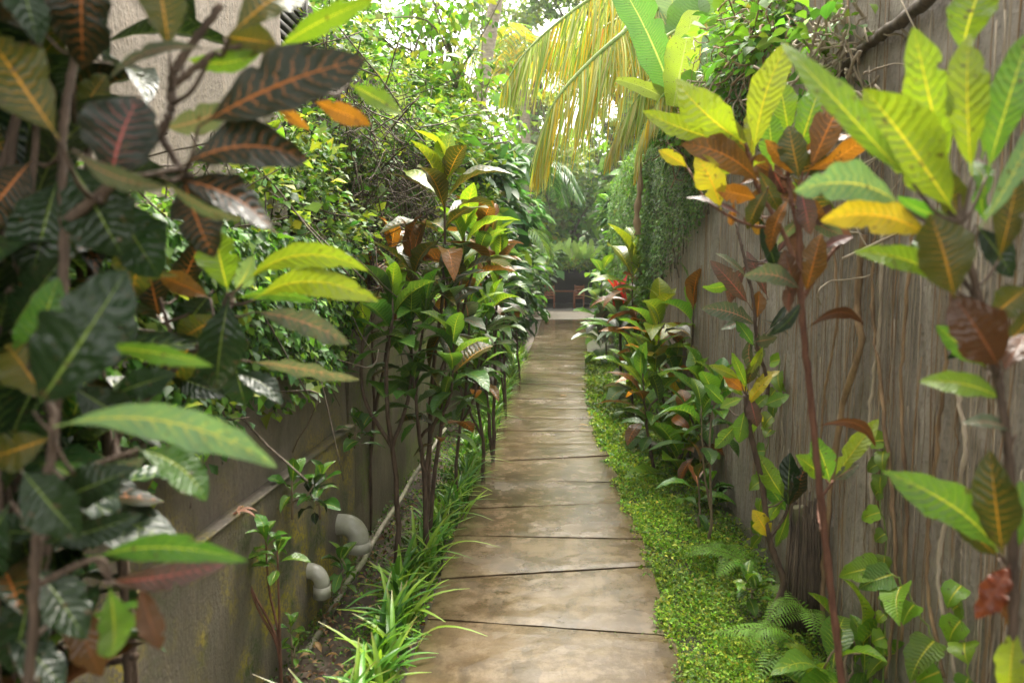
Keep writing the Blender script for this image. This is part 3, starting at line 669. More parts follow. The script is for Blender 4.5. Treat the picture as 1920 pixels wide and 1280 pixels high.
big_plant('croton_shrub', 'croton with two long arching lime leaves over a hanging dark leaf, middle left', (-0.72, 1.45, -0.06), 1.4,
  [([(240, 1290, 0), (230, 1050, 0), (210, 850, 0.02), (300, 720, 0.04), (400, 620, 0.02), (430, 550, 0)], 0.009),
   ([(300, 720, 0.04), (320, 640, 0.08), (300, 560, 0.1)], 0.006), ([(255, 1230, 0), (170, 1240, 0.02), (60, 1180, 0.05)], 0.008),
   ([(240, 1290, 0), (250, 1700, 0), (260, 2200, 0.05)], 0.01)], LB, 12)
LC = [  # lower left plant, glossy green
 (62, 770, 232, 505, 178, 'dark', dict(side=-0.05, arch=0.1)),
 (190, 655, 398, 688, 42, 'mid', dict(roll=30, side=0.08, off=0.1)),
 (100, 800, 522, 874, 86, 'pale', dict(side=0.14, roll=25, off=-0.02, dd=0.05, wave=0.08)),
 (255, 842, 388, 938, 92, 'green', dict(side=0.10, off=0.1)),
 (95, 945, 245, 880, 92, 'dark', dict(off=0.06)),
 (70, 1020, 270, 962, 66, 'dark', dict(off=0.03, roll=20)),
 (178, 1045, 462, 1052, 62, 'green', dict(side=0.08, roll=30)),
 (195, 1090, 425, 1058, 56, 'purple', dict(roll=25, off=0.03)),
 (205, 1095, 215, 1238, 82, 'mid', dict(off=-0.02)),
 (262, 1095, 300, 1218, 56, 'brown', dict(off=0.05)),
 (40, 880, 150, 1010, 120, 'dark', {}),
 (20, 940, -60, 1100, 120, 'dark', {}),
 (60, 1060, 160, 1200, 110, 'dark', dict(off=0.04)),
 (60, 1080, 20, 1260, 110, 'dark', dict(off=0.06)),
 (120, 1100, 190, 1270, 80, 'brown', dict(off=0.1)),
 (90, 760, 10, 640, 100, 'olive', dict(off=0.1)),
 (40, 720, 110, 520, 90, 'green', dict(off=0.14)),
 (100, 820, -20, 860, 90, 'olive', dict(off=0.05)),
 (90, 860, 190, 940, 80, 'green', dict(off=0.08)),
 (150, 900, 275, 855, 50, 'silver', dict(off=0.12, roll=40)),
 (20, 620, 120, 480, 90, 'dark', dict(off=0.2)),
 (130, 720, 260, 800, 90, 'dark', dict(off=0.15)),
 (210, 740, 330, 700, 70, 'dark', dict(off=0.2)),
 (160, 700, 260, 610, 70, 'dark', dict(off=0.22)),
 (10, 1180, 120, 1290, 90, 'dark', dict(off=0.05)),
 (80, 1000, -30, 1000, 80, 'dark', dict(off=0.08)),
]
big_plant('croton_shrub', 'glossy green croton low in the left corner with a pale-ribbed round leaf', (-0.66, 1.0, -0.06), 0.92,
  [([(30, 1500, 0), (60, 1200, 0), (70, 1000, 0), (100, 800, 0.02), (60, 640, 0.1)], 0.008),
   ([(70, 1000, 0), (120, 900, 0.05), (260, 842, 0.1)], 0.005), ([(60, 1100, 0), (180, 1048, 0), (210, 1090, 0)], 0.005),
   ([(30, 1500, 0), (0, 2200, 0), (0, 3200, 0)], 0.009)], LC, 13)
# darker crotons behind them, filling the corner
def fillcroton(label, x, y, heads, seed):
    return croton(label, x, y, heads, seed, z0=-0.06, stemr=0.008, nu=14)
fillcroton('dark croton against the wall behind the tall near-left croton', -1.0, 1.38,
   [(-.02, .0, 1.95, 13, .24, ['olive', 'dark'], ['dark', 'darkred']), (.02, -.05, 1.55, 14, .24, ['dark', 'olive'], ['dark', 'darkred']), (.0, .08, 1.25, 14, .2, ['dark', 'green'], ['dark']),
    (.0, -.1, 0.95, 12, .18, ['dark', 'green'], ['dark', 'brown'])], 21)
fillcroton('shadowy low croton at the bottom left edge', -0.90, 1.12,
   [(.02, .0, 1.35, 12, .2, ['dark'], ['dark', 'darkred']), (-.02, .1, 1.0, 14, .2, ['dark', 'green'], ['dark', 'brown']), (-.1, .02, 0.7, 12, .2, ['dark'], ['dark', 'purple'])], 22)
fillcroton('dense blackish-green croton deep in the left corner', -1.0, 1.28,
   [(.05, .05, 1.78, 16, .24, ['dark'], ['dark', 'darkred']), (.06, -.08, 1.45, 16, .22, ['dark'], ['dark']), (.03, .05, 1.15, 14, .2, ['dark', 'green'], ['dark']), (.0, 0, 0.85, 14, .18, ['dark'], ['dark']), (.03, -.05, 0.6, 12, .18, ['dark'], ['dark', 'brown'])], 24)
fillcroton('unseen overgrown dark croton added above the left edge for shade', -1.05, 1.05,
   [(.1, .05, 2.45, 16, .26, ['olive', 'dark'], ['dark']), (.22, .15, 2.55, 18, .28, ['olive', 'dark'], ['dark']), (.15, .45, 2.7, 18, .28, ['olive', 'green'], ['dark']), (.3, .3, 2.75, 16, .28, ['olive', 'green'], ['dark'])], 25)  # heads sit above the frame, added to shade the left corner
croton('dark croton high in the top left corner in front of the pale wall', -0.98, 1.6, [(.0, .0, 2.3, 12, .24, ['olive', 'bronze'], ['darkred', 'dark']), (-.05, -.1, 2.0, 10, .2, ['olive'], ['darkred'])], 23, z0=-0.06, nu=14)

# ------------------------------------------------------------------ near right crotons
RA = [
 (1792, 402, 1632, 160, 113, 'limey', dict(fold=0.15, side=-0.03)),
 (1712, 345, 1474, 66, 65, 'lime', dict(roll=20, side=-0.05, off=-0.03)),
 (1775, 330, 1712, 52, 81, 'limey', dict(off=0.05)),
 (1822, 330, 1812, 60, 74, 'limey', dict(off=0.02)),
 (1850, 330, 1932, 50, 74, 'mid', dict(off=0.03)),
 (1800, 108, 1850, -60, 88, 'lime', dict(off=0.12)),
 (1692, 388, 1497, 352, 81, 'pale', dict(side=0.10, roll=8)),
 (1752, 452, 1542, 410, 77, 'yellow', dict(side=0.10)),
 (1792, 545, 1600, 472, 55, 'lime', dict(side=0.07, off=0.06)),
 (1790, 560, 1745, 400, 116, 'olive', dict(off=-0.04)),
 (1872, 490, 1910, 325, 53, 'olive', {}),
 (1835, 430, 1945, 215, 46, 'pale', dict(roll=35, off=-0.05)),
 (1872, 690, 1790, 556, 104, 'brown', dict(off=-0.03, arch=0.15)),
 (1886, 752, 1727, 712, 53, 'lime', dict(side=0.06)),
 (1850, 690, 1755, 610, 44, 'mid', dict(off=0.1)),
 (1905, 812, 1806, 792, 40, 'silver', dict(roll=30, side=0.06)),
 (1872, 1035, 1668, 888, 86, 'mid', dict(side=0.07)),
 (1880, 1040, 1856, 852, 84, 'olive', dict(off=-0.02)),
 (1872, 1045, 1780, 965, 44, 'olive', dict(off=0.05)),
 (1895, 1050, 1915, 900, 53, 'mid', dict(off=0.04)),
 (1895, 1055, 1828, 1160, 53, 'red', dict(wave=0.25, arch=0.2)),
 (1900, 1060, 1885, 1180, 35, 'brown', {}),
 (1905, 1170, 1890, 1310, 58, 'limey', {}),
 (1790, 430, 1700, 500, 53, 'green', dict(off=0.08, roll=40)),
 (1830, 420, 1900, 520, 53, 'dark', dict(off=0.05)),
 (1850, 600, 1925, 540, 62, 'olive', dict(off=0.03)),
 (1880, 700, 1930, 620, 53, 'brown', {}),
 (1800, 560, 1850, 680, 44, 'dark', dict(off=0.06, roll=30)),
 (1760, 340, 1700, 220, 53, 'lime', dict(off=0.10)),
 (1840, 300, 1890, 120, 53, 'mid', dict(off=0.15)),
]
big_plant('croton_shrub', 'croton at the right edge with large lime leaves and yellow ribs, brown leaves below', (0.78, 1.22, 0.0), 1.25,
  [([(1900, 1290, 0), (1900, 1040, 0), (1888, 820, 0), (1850, 620, 0), (1800, 420, 0)], 0.009),
   ([(1900, 1290, 0), (1890, 1700, 0), (1880, 2200, 0)], 0.010), ([(1880, 760, 0), (1850, 600, 0.05), (1790, 500, 0.06)], 0.006)], RA, 14,
  extra=[(1815, 420, 20, 6, 110, ['olive', 'green', 'brown', 'mid']), (1870, 660, 16, 4, 90, ['brown', 'olive', 'dark'])])
RB = [
 (1397, 268, 1266, 148, 84, 'limey', dict(side=-0.05)),
 (1385, 268, 1208, 202, 48, 'limey', dict(side=-0.10, off=0.05)),
 (1413, 292, 1477, 82, 66, 'limey', dict(side=0.05)),
 (1480, 262, 1458, 140, 50, 'lime', dict(off=0.1)),
 (1490, 308, 1545, 140, 58, 'lime', dict(off=0.06)),
 (1515, 325, 1590, 162, 66, 'bronze', {}),
 (1505, 322, 1648, 236, 42, 'orange', dict(side=-0.05, roll=20)),
 (1500, 340, 1478, 235, 56, 'olive', {}),
 (1425, 345, 1280, 268, 62, 'bronze', dict(side=0.08)),
 (1352, 395, 1305, 288, 58, 'yellow', dict(side=0.03)),
 (1290, 315, 1235, 282, 28, 'yellow', dict(off=0.1)),
 (1420, 372, 1342, 355, 40, 'orange', {}),
 (1395, 408, 1287, 368, 28, 'purple', dict(roll=40)),
 (1470, 330, 1560, 300, 50, 'olive', dict(off=0.05)),
 (1450, 320, 1440, 210, 50, 'mid', dict(off=0.05)),
 (1440, 350, 1400, 430, 36, 'olive', {}),
 (1500, 350, 1520, 440, 42, 'purple', {}),
 (1480, 370, 1440, 470, 40, 'bronze', dict(roll=30)),
 (1510, 552, 1540, 436, 48, 'bronze', {}),
 (1503, 545, 1398, 515, 42, 'silver', dict(roll=15, side=0.1)),
 (1495, 548, 1470, 468, 40, 'brown', {}),
 (1535, 470, 1600, 440, 24, 'purple', {}),
 (1505, 560, 1440, 630, 24, 'dark', dict(side=-.1)),
 (1508, 622, 1625, 612, 24, 'brown', dict(side=0.30, roll=30)),
 (1525, 802, 1642, 838, 24, 'brown', dict(side=0.30, roll=30)),
 (1560, 905, 1648, 785, 40, 'limey', dict(off=0.3)),
 (1556, 905, 1528, 818, 46, 'mid', dict(off=0.3)),
 (1548, 898, 1490, 852, 44, 'lime', dict(off=0.3)),
 (1560, 900, 1610, 870, 24, 'silver', dict(off=0.3)),
 (1420, 400, 1460, 520, 30, 'dark', dict(off=0.1)),
 (1440, 300, 1480, 380, 46, 'purple', dict(off=0.08)),
 (1460, 330, 1400, 300, 46, 'bronze', dict(off=0.1)),
]
big_plant('croton_shrub', 'tall thin-stemmed croton right of the path with a lime and orange crown at head height', (0.84, 1.95, 0.0), 1.9,
  [([(1580, 1290, 0), (1548, 1020, 0), (1525, 800, 0), (1505, 600, 0), (1498, 440, 0), (1500, 340, 0)], 0.011),
   ([(1505, 560, 0), (1540, 500, 0), (1580, 450, 0.02)], 0.007), ([(1495, 500, 0), (1465, 430, 0.02), (1420, 350, 0.03), (1398, 270, 0)], 0.007),
   ([(1465, 430, 0.02), (1400, 420, 0), (1350, 395, 0)], 0.005), ([(1498, 440, 0), (1478, 340, .04), (1480, 265, .08)], 0.006),
   ([(1580, 1290, 0), (1592, 1420, 0), (1600, 1660, 0)], 0.013), ([(1548, 1020, 0), (1535, 950, 0.2), (1562, 900, 0.3)], 0.006)], RB, 15, stem_mat=M_STEM_RED,
  extra=[(1420, 300, 14, 5, 95, ['lime', 'olive', 'limey']), (1480, 330, 16, 7, 90, ['bronze', 'orange', 'olive', 'darkred']), (1500, 400, 12, 6, 75, ['purple', 'bronze', 'darkred', 'silver']), (1400, 380, 12, 4, 60, ['bronze', 'yellow', 'mid']), (1505, 520, 10, 4, 65, ['bronze', 'purple', 'darkred'])])
RC = [
 (1398, 718, 1430, 650, 22, 'limey', {}), (1388, 712, 1332, 684, 22, 'limey', {}), (1398, 735, 1355, 700, 24, 'orange', {}),
 (1400, 762, 1448, 700, 26, 'yellow', {}), (1398, 765, 1385, 830, 34, 'mid', {}), (1395, 745, 1350, 765, 22, 'lime', {}),
 (1405, 740, 1420, 800, 30, 'purple', {}), (1402, 730, 1372, 660, 20, 'lime', {}), (1410, 770, 1440, 740, 22, 'mid', {}),
 (1420, 612, 1318, 575, 40, 'silver', dict(side=0.05)), (1405, 572, 1333, 488, 36, 'purple', {}), (1400, 520, 1340, 475, 26, 'silver', dict(roll=30)),
 (1410, 640, 1458, 632, 36, 'silver', dict(roll=30)), (1418, 600, 1424, 545, 30, 'bronze', {}), (1425, 660, 1400, 720, 24, 'olive', {}),
 (1440, 620, 1478, 570, 14, 'dark', {}), (1415, 650, 1380, 600, 24, 'green', {}),
 (1443, 1010, 1412, 955, 38, 'yellow', {}), (1472, 935, 1424, 852, 44, 'lime', dict(side=-.05)), (1478, 955, 1482, 848, 46, 'dark', {}),
 (1480, 950, 1512, 870, 34, 'darkred', {}), (1475, 960, 1430, 900, 34, 'green', dict(off=.1)),
 (1430, 760, 1480, 740, 30, 'mid', dict(off=.1)), (1385, 790, 1340, 840, 30, 'mid', dict(off=.1)), (1360, 760, 1320, 720, 28, 'green', dict(off=.15)),
 (1440, 560, 1400, 470, 26, 'purple', dict(off=.1)), (1455, 480, 1490, 420, 18, 'purple', dict(off=.1)),
]
big_plant('croton_shrub', 'slender croton with a curved bare stem and silvery purple leaves before the right wall', (0.97, 3.3, 0.0), 3.2,
  [([(1436, 1195, 0.02), (1448, 1150, 0), (1468, 1090, 0), (1442, 1010, 0), (1428, 900, 0), (1404, 800, 0), (1398, 740, 0)], 0.017),
   ([(1404, 800, 0), (1440, 730, 0.05), (1420, 650, 0), (1412, 560, 0), (1395, 480, 0.05), (1380, 420, 0.1)], 0.009),
   ([(1442, 1010, 0), (1470, 970, 0.05), (1480, 940, 0.1)], 0.008)], RC, 16,
  extra=[(1400, 740, 10, 5, 55, ['lime', 'mid', 'yellow']), (1412, 600, 12, 5, 60, ['silver', 'purple', 'bronze']), (1395, 500, 12, 4, 55, ['purple', 'silver', 'mid']), (1470, 940, 8, 3, 60, ['green', 'lime'])])

# ------------------------------------------------------------------ crotons left of the path, middle distance
D, B_ = ['darkred', 'dark', 'olive'], ['bronze', 'purple', 'darkred']
def px(x_, y_, d): return P(x_, y_, d)
TR = {'dark': 'dusk', 'purple': 'green', 'darkred': 'olive'}
def croton_px(label, foot, d, heads, seed, **k):
    """foot pixel gives the ground spot; heads: (px,py,dd,n,L,tops,lows)"""
    f = P(foot, 900, d); hh = []
    for (hx, hy, dd, n, L, tp, lw) in heads:
        q = P(hx, hy, d + dd); hh.append((q[0] - f[0], q[1] - d, q[2], n, L, [TR.get(c_, c_) for c_ in tp], [TR.get(c_, c_) for c_ in lw]))
    return croton(label, f[0], d, hh, seed, z0=-0.07, **k)
croton_px('green croton filling the gap low behind the grass, left row', 905, 5.6,
  [(895, 610, 0, 14, .26, ['mid', 'green'], ['green', 'dark']), (870, 690, 0, 14, .24, ['green', 'mid'], ['dark', 'purple']), (920, 560, .1, 14, .26, ['lime', 'mid'], ['dark', 'silver'])], 39, stemr=0.012)
croton_px('large bronze-leaved croton with upright lime top leaves in the middle left', 800, 4.3,
  [(835, 335, 0, 16, .30, ['lime', 'limey', 'olive'], ['olive', 'bronze', 'darkred']), (870, 430, .25, 14, .26, ['lime', 'green'], ['bronze', 'olive', 'purple']),
   (770, 480, -.1, 14, .26, ['olive', 'bronze'], ['bronze', 'darkred']), (905, 430, .5, 12, .24, ['lime', 'bronze'], ['purple', 'silver', 'bronze']),
   (840, 520, 0, 14, .25, ['olive', 'green', 'dark'], ['dark', 'darkred', 'silver'])], 31, stemr=0.012)
croton_px('glossy croton with fresh green crown on two dark bare stems, left of the drain', 738, 3.9,
  [(735, 555, 0, 14, .24, ['mid', 'lime', 'green'], ['green', 'dark']), (680, 610, .0, 10, .2, ['mid', 'lime'], ['green', 'dark']), (770, 600, .1, 12, .22, ['green', 'dark'], ['dark', 'darkred', 'purple'])], 32, stemr=0.014)
croton_px('low-branched dark green croton beside the bamboo pole', 800, 3.95,
  [(800, 560, .1, 14, .22, ['green', 'mid', 'dark'], ['dark', 'purple']), (850, 640, 0, 14, .22, ['mid', 'dark'], ['dark', 'darkred']), (775, 700, -.05, 12, .18, ['green', 'dark'], ['dark']), (835, 740, .05, 12, .18, ['green', 'mid'], ['bronze', 'dark', 'olive'])], 33, stemr=0.012)
croton_px('croton with grey sheen leaves behind the pole and grass', 860, 4.9,
  [(880, 560, 0, 14, .24, ['lime', 'green'], ['dark', 'silver']), (840, 600, 0, 12, .22, ['mid', 'green'], ['dark', 'purple']), (900, 660, 0, 12, .2, ['green', 'mid'], ['dark', 'bronze'])], 34, stemr=0.011)
croton_px('purple and pink leaved croton beneath the hedge, left row', 925, 6.2,
  [(900, 450, 0, 14, .30, ['lime', 'bronze'], ['purple', 'bronze']), (935, 480, 0, 14, .28, ['bronze', 'lime'], ['purple', 'silver']), (915, 560, 0, 14, .26, ['green', 'dark'], ['purple', 'dark']), (880, 500, .2, 12, .26, ['lime', 'mid'], ['bronze'])], 35, stemr=0.014)
croton_px('rusty croton further along the left row', 950, 8.2,
  [(925, 440, 0, 14, .30, ['lime', 'olive'], ['bronze', 'purple']), (935, 500, 0, 14, .27, ['mid', 'bronze'], ['bronze', 'dark']), (930, 540, 0, 12, .28, ['mid', 'dark'], ['dark', 'purple']), (930, 590, 0, 12, .24, ['mid', 'green'], ['dark'])], 36)
croton_px('green croton far along the left row', 975, 11,
  [(950, 520, 0, 14, .28, ['mid', 'lime'], ['green', 'dark']), (945, 560, 0, 16, .27, ['green', 'mid'], ['dark', 'bronze']), (955, 585, 0, 12, .25, ['green'], ['dark'])], 37)
croton_px('small croton with orange-netted leaves hanging over the low wall', 690, 4.6,
  [(735, 460, 0, 10, .24, ['bronze', 'orange'], ['olive', 'bronze']), (690, 500, .1, 8, .2, ['bronze', 'orange'], ['bronze', 'olive'])], 38)
# saplings near the drain
def sapling(label, foot, d, heads, seed, z0=-0.07, mat=None, stem=M_STEM_PALE, r=0.006, name='leafy_sapling'):
    f = P(foot[0], foot[1], d); t = thing(name, label, 'sapling', f); st = MB(); fo = MB(); rg = RNG(seed)
    for i, (hx, hy, n, L, pal) in enumerate(heads):
        h = P(hx, hy, d); fk = f + (h - f) * 0.35 * np.array([0.2, 1, 1]); pts = curve([f - [0, 0, 0.03], fk, (fk + h) / 2 + rg.normal(0, 0.012, 3), h], 12)
        st.tube(pts, np.linspace(r, r * 0.5, len(pts)), 6); rosette(fo, h, n, L, pal, pal, seed * 7 + i, nrmz(h - fk + [0, 0, .2]), wr=0.42, nu=8)
    st.build('stem', stem, t); fo.build('foliage', mat or M_GLOSSY, t); return t
sapling('young sapling with pinkish forked stems in front of the yellow mossy wall', (528, 1300), 2.65, [(498, 1005, 9, .105, ['mid', 'green']), (520, 1030, 7, .1, ['green', 'mid']), (450, 1045, 6, .10, ['mid', 'pale']), (440, 1010, 5, .08, ['green', 'mid'])], 41, stem=M_STEM_RED)
sapling('small glossy sapling sprouting from the wall ledge above the small elbow pipe', (548, 960), 2.95, [(548, 900, 9, .12, ['mid', 'green']), (590, 905, 9, .11, ['green', 'dark'])], 42)
sapling('sprig of dark leaves on the wall ledge over the large elbow pipe', (600, 960), 3.1, [(600, 890, 9, .11, ['green', 'mid']), (585, 925, 7, .11, ['green', 'dark'])], 43)
sapling('tiny green seedling between the two elbow pipes', (640, 1100), 3.4, [(640, 1045, 8, .11, ['green', 'mid']), (650, 1075, 6, .09, ['green', 'mid'])], 44)
sapling('little seedling growing on the wall by the dark joint', (665, 830), 3.95, [(680, 800, 9, .14, ['green', 'pale']), (665, 790, 6, .11, ['green', 'mid'])], 45)
sapling('weedy seedling at the wall foot below the elbow pipes', (548, 1240), 2.9, [(545, 1170, 7, .07, ['green', 'mid']), (552, 1210, 7, .07, ['mid'])], 46)

# ------------------------------------------------------------------ crotons right of the path, middle distance
croton_px('fresh lime rosette croton rising from the ground cover right of the path', 1275, 5.9,
  [(1280, 825, 0, 13, .36, ['lime', 'limey', 'mid'], ['mid', 'lime']), (1300, 790, .2, 9, .26, ['mid', 'lime'], ['green'])], 51)
croton_px('croton with rusty netted leaves low beside the bare curved stem', 1310, 4.6,
  [(1308, 880, 0, 7, .2, ['bronze', 'olive'], ['purple', 'bronze', 'dark'])], 52, stem=M_STEM_PALE, stemr=0.007)
croton_px('bushy green and orange croton against the right wall', 1255, 6.9,
  [(1238, 590, 0, 16, .36, ['limey', 'limey', 'lime'], ['yellow', 'orange', 'lime']), (1225, 660, 0, 16, .34, ['limey', 'lime', 'mid'], ['orange', 'mid']), (1265, 690, .1, 14, .3, ['mid', 'green'], ['olive', 'dark']), (1215, 730, -.1, 14, .3, ['lime', 'mid'], ['olive', 'dark']), (1290, 640, .2, 10, .28, ['bronze', 'mid'], ['bronze', 'purple'])], 53)
croton_px('yellow-green topped croton behind the red cordyline', 1195, 9.6,
  [(1185, 480, 0, 16, .46, ['limey', 'lime'], ['lime', 'bronze']), (1215, 515, 0, 16, .42, ['limey', 'olive'], ['bronze', 'mid']), (1205, 590, 0, 14, .38, ['lime', 'mid'], ['orange', 'mid'])], 54)
croton_px('dark-footed green croton under the orange one on the right', 1230, 6.0,
  [(1240, 740, 0, 14, .28, ['mid', 'green'], ['green', 'dark']), (1205, 700, .1, 12, .28, ['green', 'mid'], ['dark', 'bronze'])], 55)
croton_px('broad green croton filling the right row in front of the cordyline', 1190, 8.2,
  [(1190, 660, 0, 14, .32, ['mid', 'lime'], ['green', 'pale']), (1225, 610, .2, 12, .34, ['lime', 'mid'], ['bronze', 'green']), (1190, 690, 0, 14, .3, ['green', 'mid'], ['dark', 'silver'])], 62)
croton_px('leafy croton low against the right wall beneath the bushy orange one', 1310, 5.4,
  [(1310, 700, 0, 12, .26, ['mid', 'green'], ['green', 'dark']), (1290, 770, 0, 12, .24, ['green', 'mid'], ['dark', 'bronze'])], 63)
croton_px('pale striped croton at the path edge far right', 1135, 13,
  [(1120, 560, 0, 16, .42, ['pale', 'mid'], ['green', 'silver']), (1130, 500, 0, 12, .36, ['lime', 'mid'], ['pale', 'green']), (1125, 610, 0, 16, .4, ['pale', 'silver'], ['dark', 'silver'])], 56)
croton_px('dark croton with upright bronze leaf by the right wall', 1290, 6.4,
  [(1300, 560, 0, 8, .32, ['bronze', 'mid'], ['bronze', 'olive']), (1320, 590, .1, 8, .24, ['lime', 'mid'], ['mid', 'dark'])], 57)
croton_px('leafy young croton at the base of the right wall', 1330, 4.4,
  [(1345, 720, 0, 10, .2, ['mid', 'green'], ['green', 'dark']), (1315, 760, 0, 8, .2, ['mid', 'green'], ['dark'])], 58, stem=M_STEM_PALE, stemr=0.008)
croton_px('bright young croton in the bottom right corner by the ferns', 1545, 2.75,
  [(1568, 1215, 0, 8, .22, ['limey', 'lime', 'mid'], ['mid', 'lime']), (1525, 1265, .1, 6, .18, ['lime', 'mid'], ['mid'])], 59, stem=M_STEM_PALE, stemr=0.007, nu=14)
croton_px('green croton seedling with ribbed leaves under the wall, bottom right', 1620, 2.7,
  [(1640, 1215, 0, 7, .24, ['mid', 'green', 'lime'], ['green', 'mid']), (1610, 1180, .1, 5, .2, ['mid', 'lime'], ['green'])], 60, stem=M_STEM_PALE, stemr=0.007, nu=14)
# cordyline with red heart
q = P(1165, 640, 10.2); t = thing('cordyline', 'cordyline with red inner leaves and long grey-green outer leaves right of the path', 'cordyline', (q[0], q[1], 0)); fo = MB()
h = P(1163, 590, 10.2); rg = RNG(61)
for (n, L, el, pal, sd_) in ((7, .62, 78, ('red', 'orange'), 1), (12, .62, 45, ('pale', 'olive'), 2), (14, .62, 8, ('silver', 'pale'), 3)):
    th = np.arange(n) * 2.4 + sd_; e = np.radians(el + rg.normal(0, 10, n))
    d_ = np.stack([np.cos(th) * np.cos(e), np.sin(th) * np.cos(e), np.sin(e)], 1); nn = np.stack([-np.cos(th) * np.sin(e), -np.sin(th) * np.sin(e), np.cos(e)], 1)
    ca, cb = pcol(list(pal), n, rg)
    if sd_ == 1: ca = np.tile((0.62, 0.05, 0.045), (n, 1)) * rg.uniform(.6, 1.2, (n, 1))
    fo.leaves(np.tile(h - [0, 0, 0.08 * sd_], (n, 1)), d_, nn, L * rg.uniform(.8, 1.1, n), .11, arch=.12, fold=.25, kind='lance', ca=ca, cb=cb, nu=10, nv=2, seed=sd_)
fo.build('foliage', M_LEAF, t); mb = MB(); mb.tube([(q[0], q[1], -.05), (h[0], h[1], h[2])], .02, 8); mb.build('stem', M_STEM, t)

# ------------------------------------------------------------------ strap-leaf grass clumps along the left edge
def strap_clump(x, y, z, n, L, seed, label, group='strap-leaf grass clumps edging the path'):
    rg = RNG(seed); t = thing('grass_clump', label, 'grass clump', (x, y, z), group); fo = MB()
    th = rg.uniform(0, 6.283, n); el = np.radians(rg.uniform(48, 88, n)); d_ = np.stack([np.cos(th) * np.cos(el), np.sin(th) * np.cos(el), np.sin(el)], 1)
    d_[:, 0] += 0.05; d_ = nrmz(d_); nn = nrmz(np.array([0, 0, 1.0]) - d_ * d_[:, 2:3] + d_ * 0)
    pal = np.array([(0.10, 0.26, 0.03), (0.15, 0.32, 0.035), (0.23, 0.38, 0.04), (0.06, 0.18, 0.025)])[rg.integers(0, 4, n)] * np.exp(rg.normal(0, .12, (n, 1)))
    b = np.array([x, y, z]) + rg.normal(0, 1, (n, 3)) * [0.032, 0.045, 0]
    fo.leaves(b, d_, -nn * -1, L * rg.uniform(.55, 1.15, n), 0.026 * rg.uniform(.8, 1.25, n), arch=rg.uniform(0.03, 0.22, n), fold=.25, kind='strap', ca=pal, cb=pal, nu=9, nv=2, seed=seed, curl=rg.uniform(0.05, 0.6, n))
    fo.build('blades', M_GRASS, t); return t
rg = RNG(70); y = 2.02; k = 0
GL = {0: 'bright strap-leaf grass clump at the bottom edge left of the path, nearest the camera', 1: 'second strap-leaf grass clump from the bottom, left of the first slab joint',
      2: 'third strap-leaf grass clump from the bottom with blades arching over the path', 3: 'fourth strap-leaf grass clump from the bottom, beside the small elbow pipe', 4: 'fifth strap-leaf grass clump from the bottom, level with the large elbow pipe'}
ORD = 'first second third fourth fifth sixth seventh eighth ninth tenth eleventh twelfth thirteenth fourteenth fifteenth sixteenth seventeenth eighteenth nineteenth twentieth'.split()
ORD += ['twenty-' + o for o in ORD[:9]] + ['thirtieth'] + ['thirty-' + o for o in ORD[:9]] + ['fortieth']
while y < 15:
    xl = edge(y)[0]
    strap_clump(xl - 0.13 + rg.normal(0, 0.025) + (0.05 if y > 4.5 else 0), y, -0.05, int(30 if y < 6 else 24), (0.31 if y < 4 else 0.30) * rg.uniform(.9, 1.12), 700 + k,
        GL.get(k, ORD[k] + ' strap-leaf grass clump from the bottom along the left path edge'))
    k += 1; y += 0.27 if y < 6 else 0.34 if y < 10 else 0.5

# ------------------------------------------------------------------ ground cover
def ground_cover(name, label, n, area, pal, seed, size=0.016, hgt=0.05, cat='ground cover'):
    rg = RNG(seed); y0, y1, fx0, fx1 = area
    y = y0 * (y1 / y0) ** rg.uniform(0, 1, n * 2); u = rg.uniform(0, 1, n * 2)
    e = edge(y); x = fx0(y) + (fx1(y) - fx0(y)) * u ** 1.15
    dens = 0.5 + 0.5 * np.sin(x * 13 + 2 * np.sin(y * 3)) * np.sin(y * 6.1 + x * 7); keep = rg.uniform(0, 1, n * 2) < 0.16 + 0.84 * dens - 0.6 * np.clip(u - 0.62, 0, 1) * 1.8
    x, y, dens = x[keep], y[keep], dens[keep]; m = len(x)
    z = -0.035 + hgt * (0.35 + 0.8 * dens) * rg.uniform(0.1, 1, m) + 0.03 * np.clip(x - 0.6, 0, 1)
    d_ = nrmz(np.stack([rg.normal(0, 1, m), rg.normal(0, 1, m), rg.uniform(-.1, 1.1, m)], 1)); nn = nrmz(np.stack([rg.normal(0, .5, m), rg.normal(0, .5, m), np.ones(m)], 1))
    ca, cb = pcol(pal, m, rg, 0.28); pat = np.clip(0.75 + 0.4 * np.sin(x * 5 + y * 2.3) * np.sin(y * 1.7) , 0.4, 1.3)[:, None]
    ll = size * np.clip(y / 3.0, 0.8, 3.2) ** 0.8 * rg.uniform(.7, 1.3, m)
    fo = MB().leaves(np.stack([x, y, z], 1), d_, nn, ll, ll * .55, arch=.1, fold=.2, kind='oval', ca=np.clip(ca * pat, 0, .7), nu=2, nv=1 if False else 2, seed=seed)
    return tag(fo.build(name, M_LEAF), label, cat, kind='stuff')
ground_cover('ground_cover', 'low lime-green creeping ground cover right of the path', 85000, (1.6, 15, lambda y: edge(y)[1] - 0.025 + 0.02 * np.sin(y * 7), lambda y: np.minimum(edge(y)[1] + 0.62, 1.15)), ['gc', 'gc', 'gcy', 'gcd'], 80)
ground_cover('ground_cover_sprigs', 'taller leafy sprigs standing out of the lime ground cover', 9000, (1.6, 12, lambda y: edge(y)[1] - 0.05 + 0.03 * np.sin(y * 11), lambda y: np.minimum(edge(y)[1] + 0.66, 1.18)), ['gcy', 'gc', 'h_bright', 'h_mid'], 84, size=0.022, hgt=0.07)
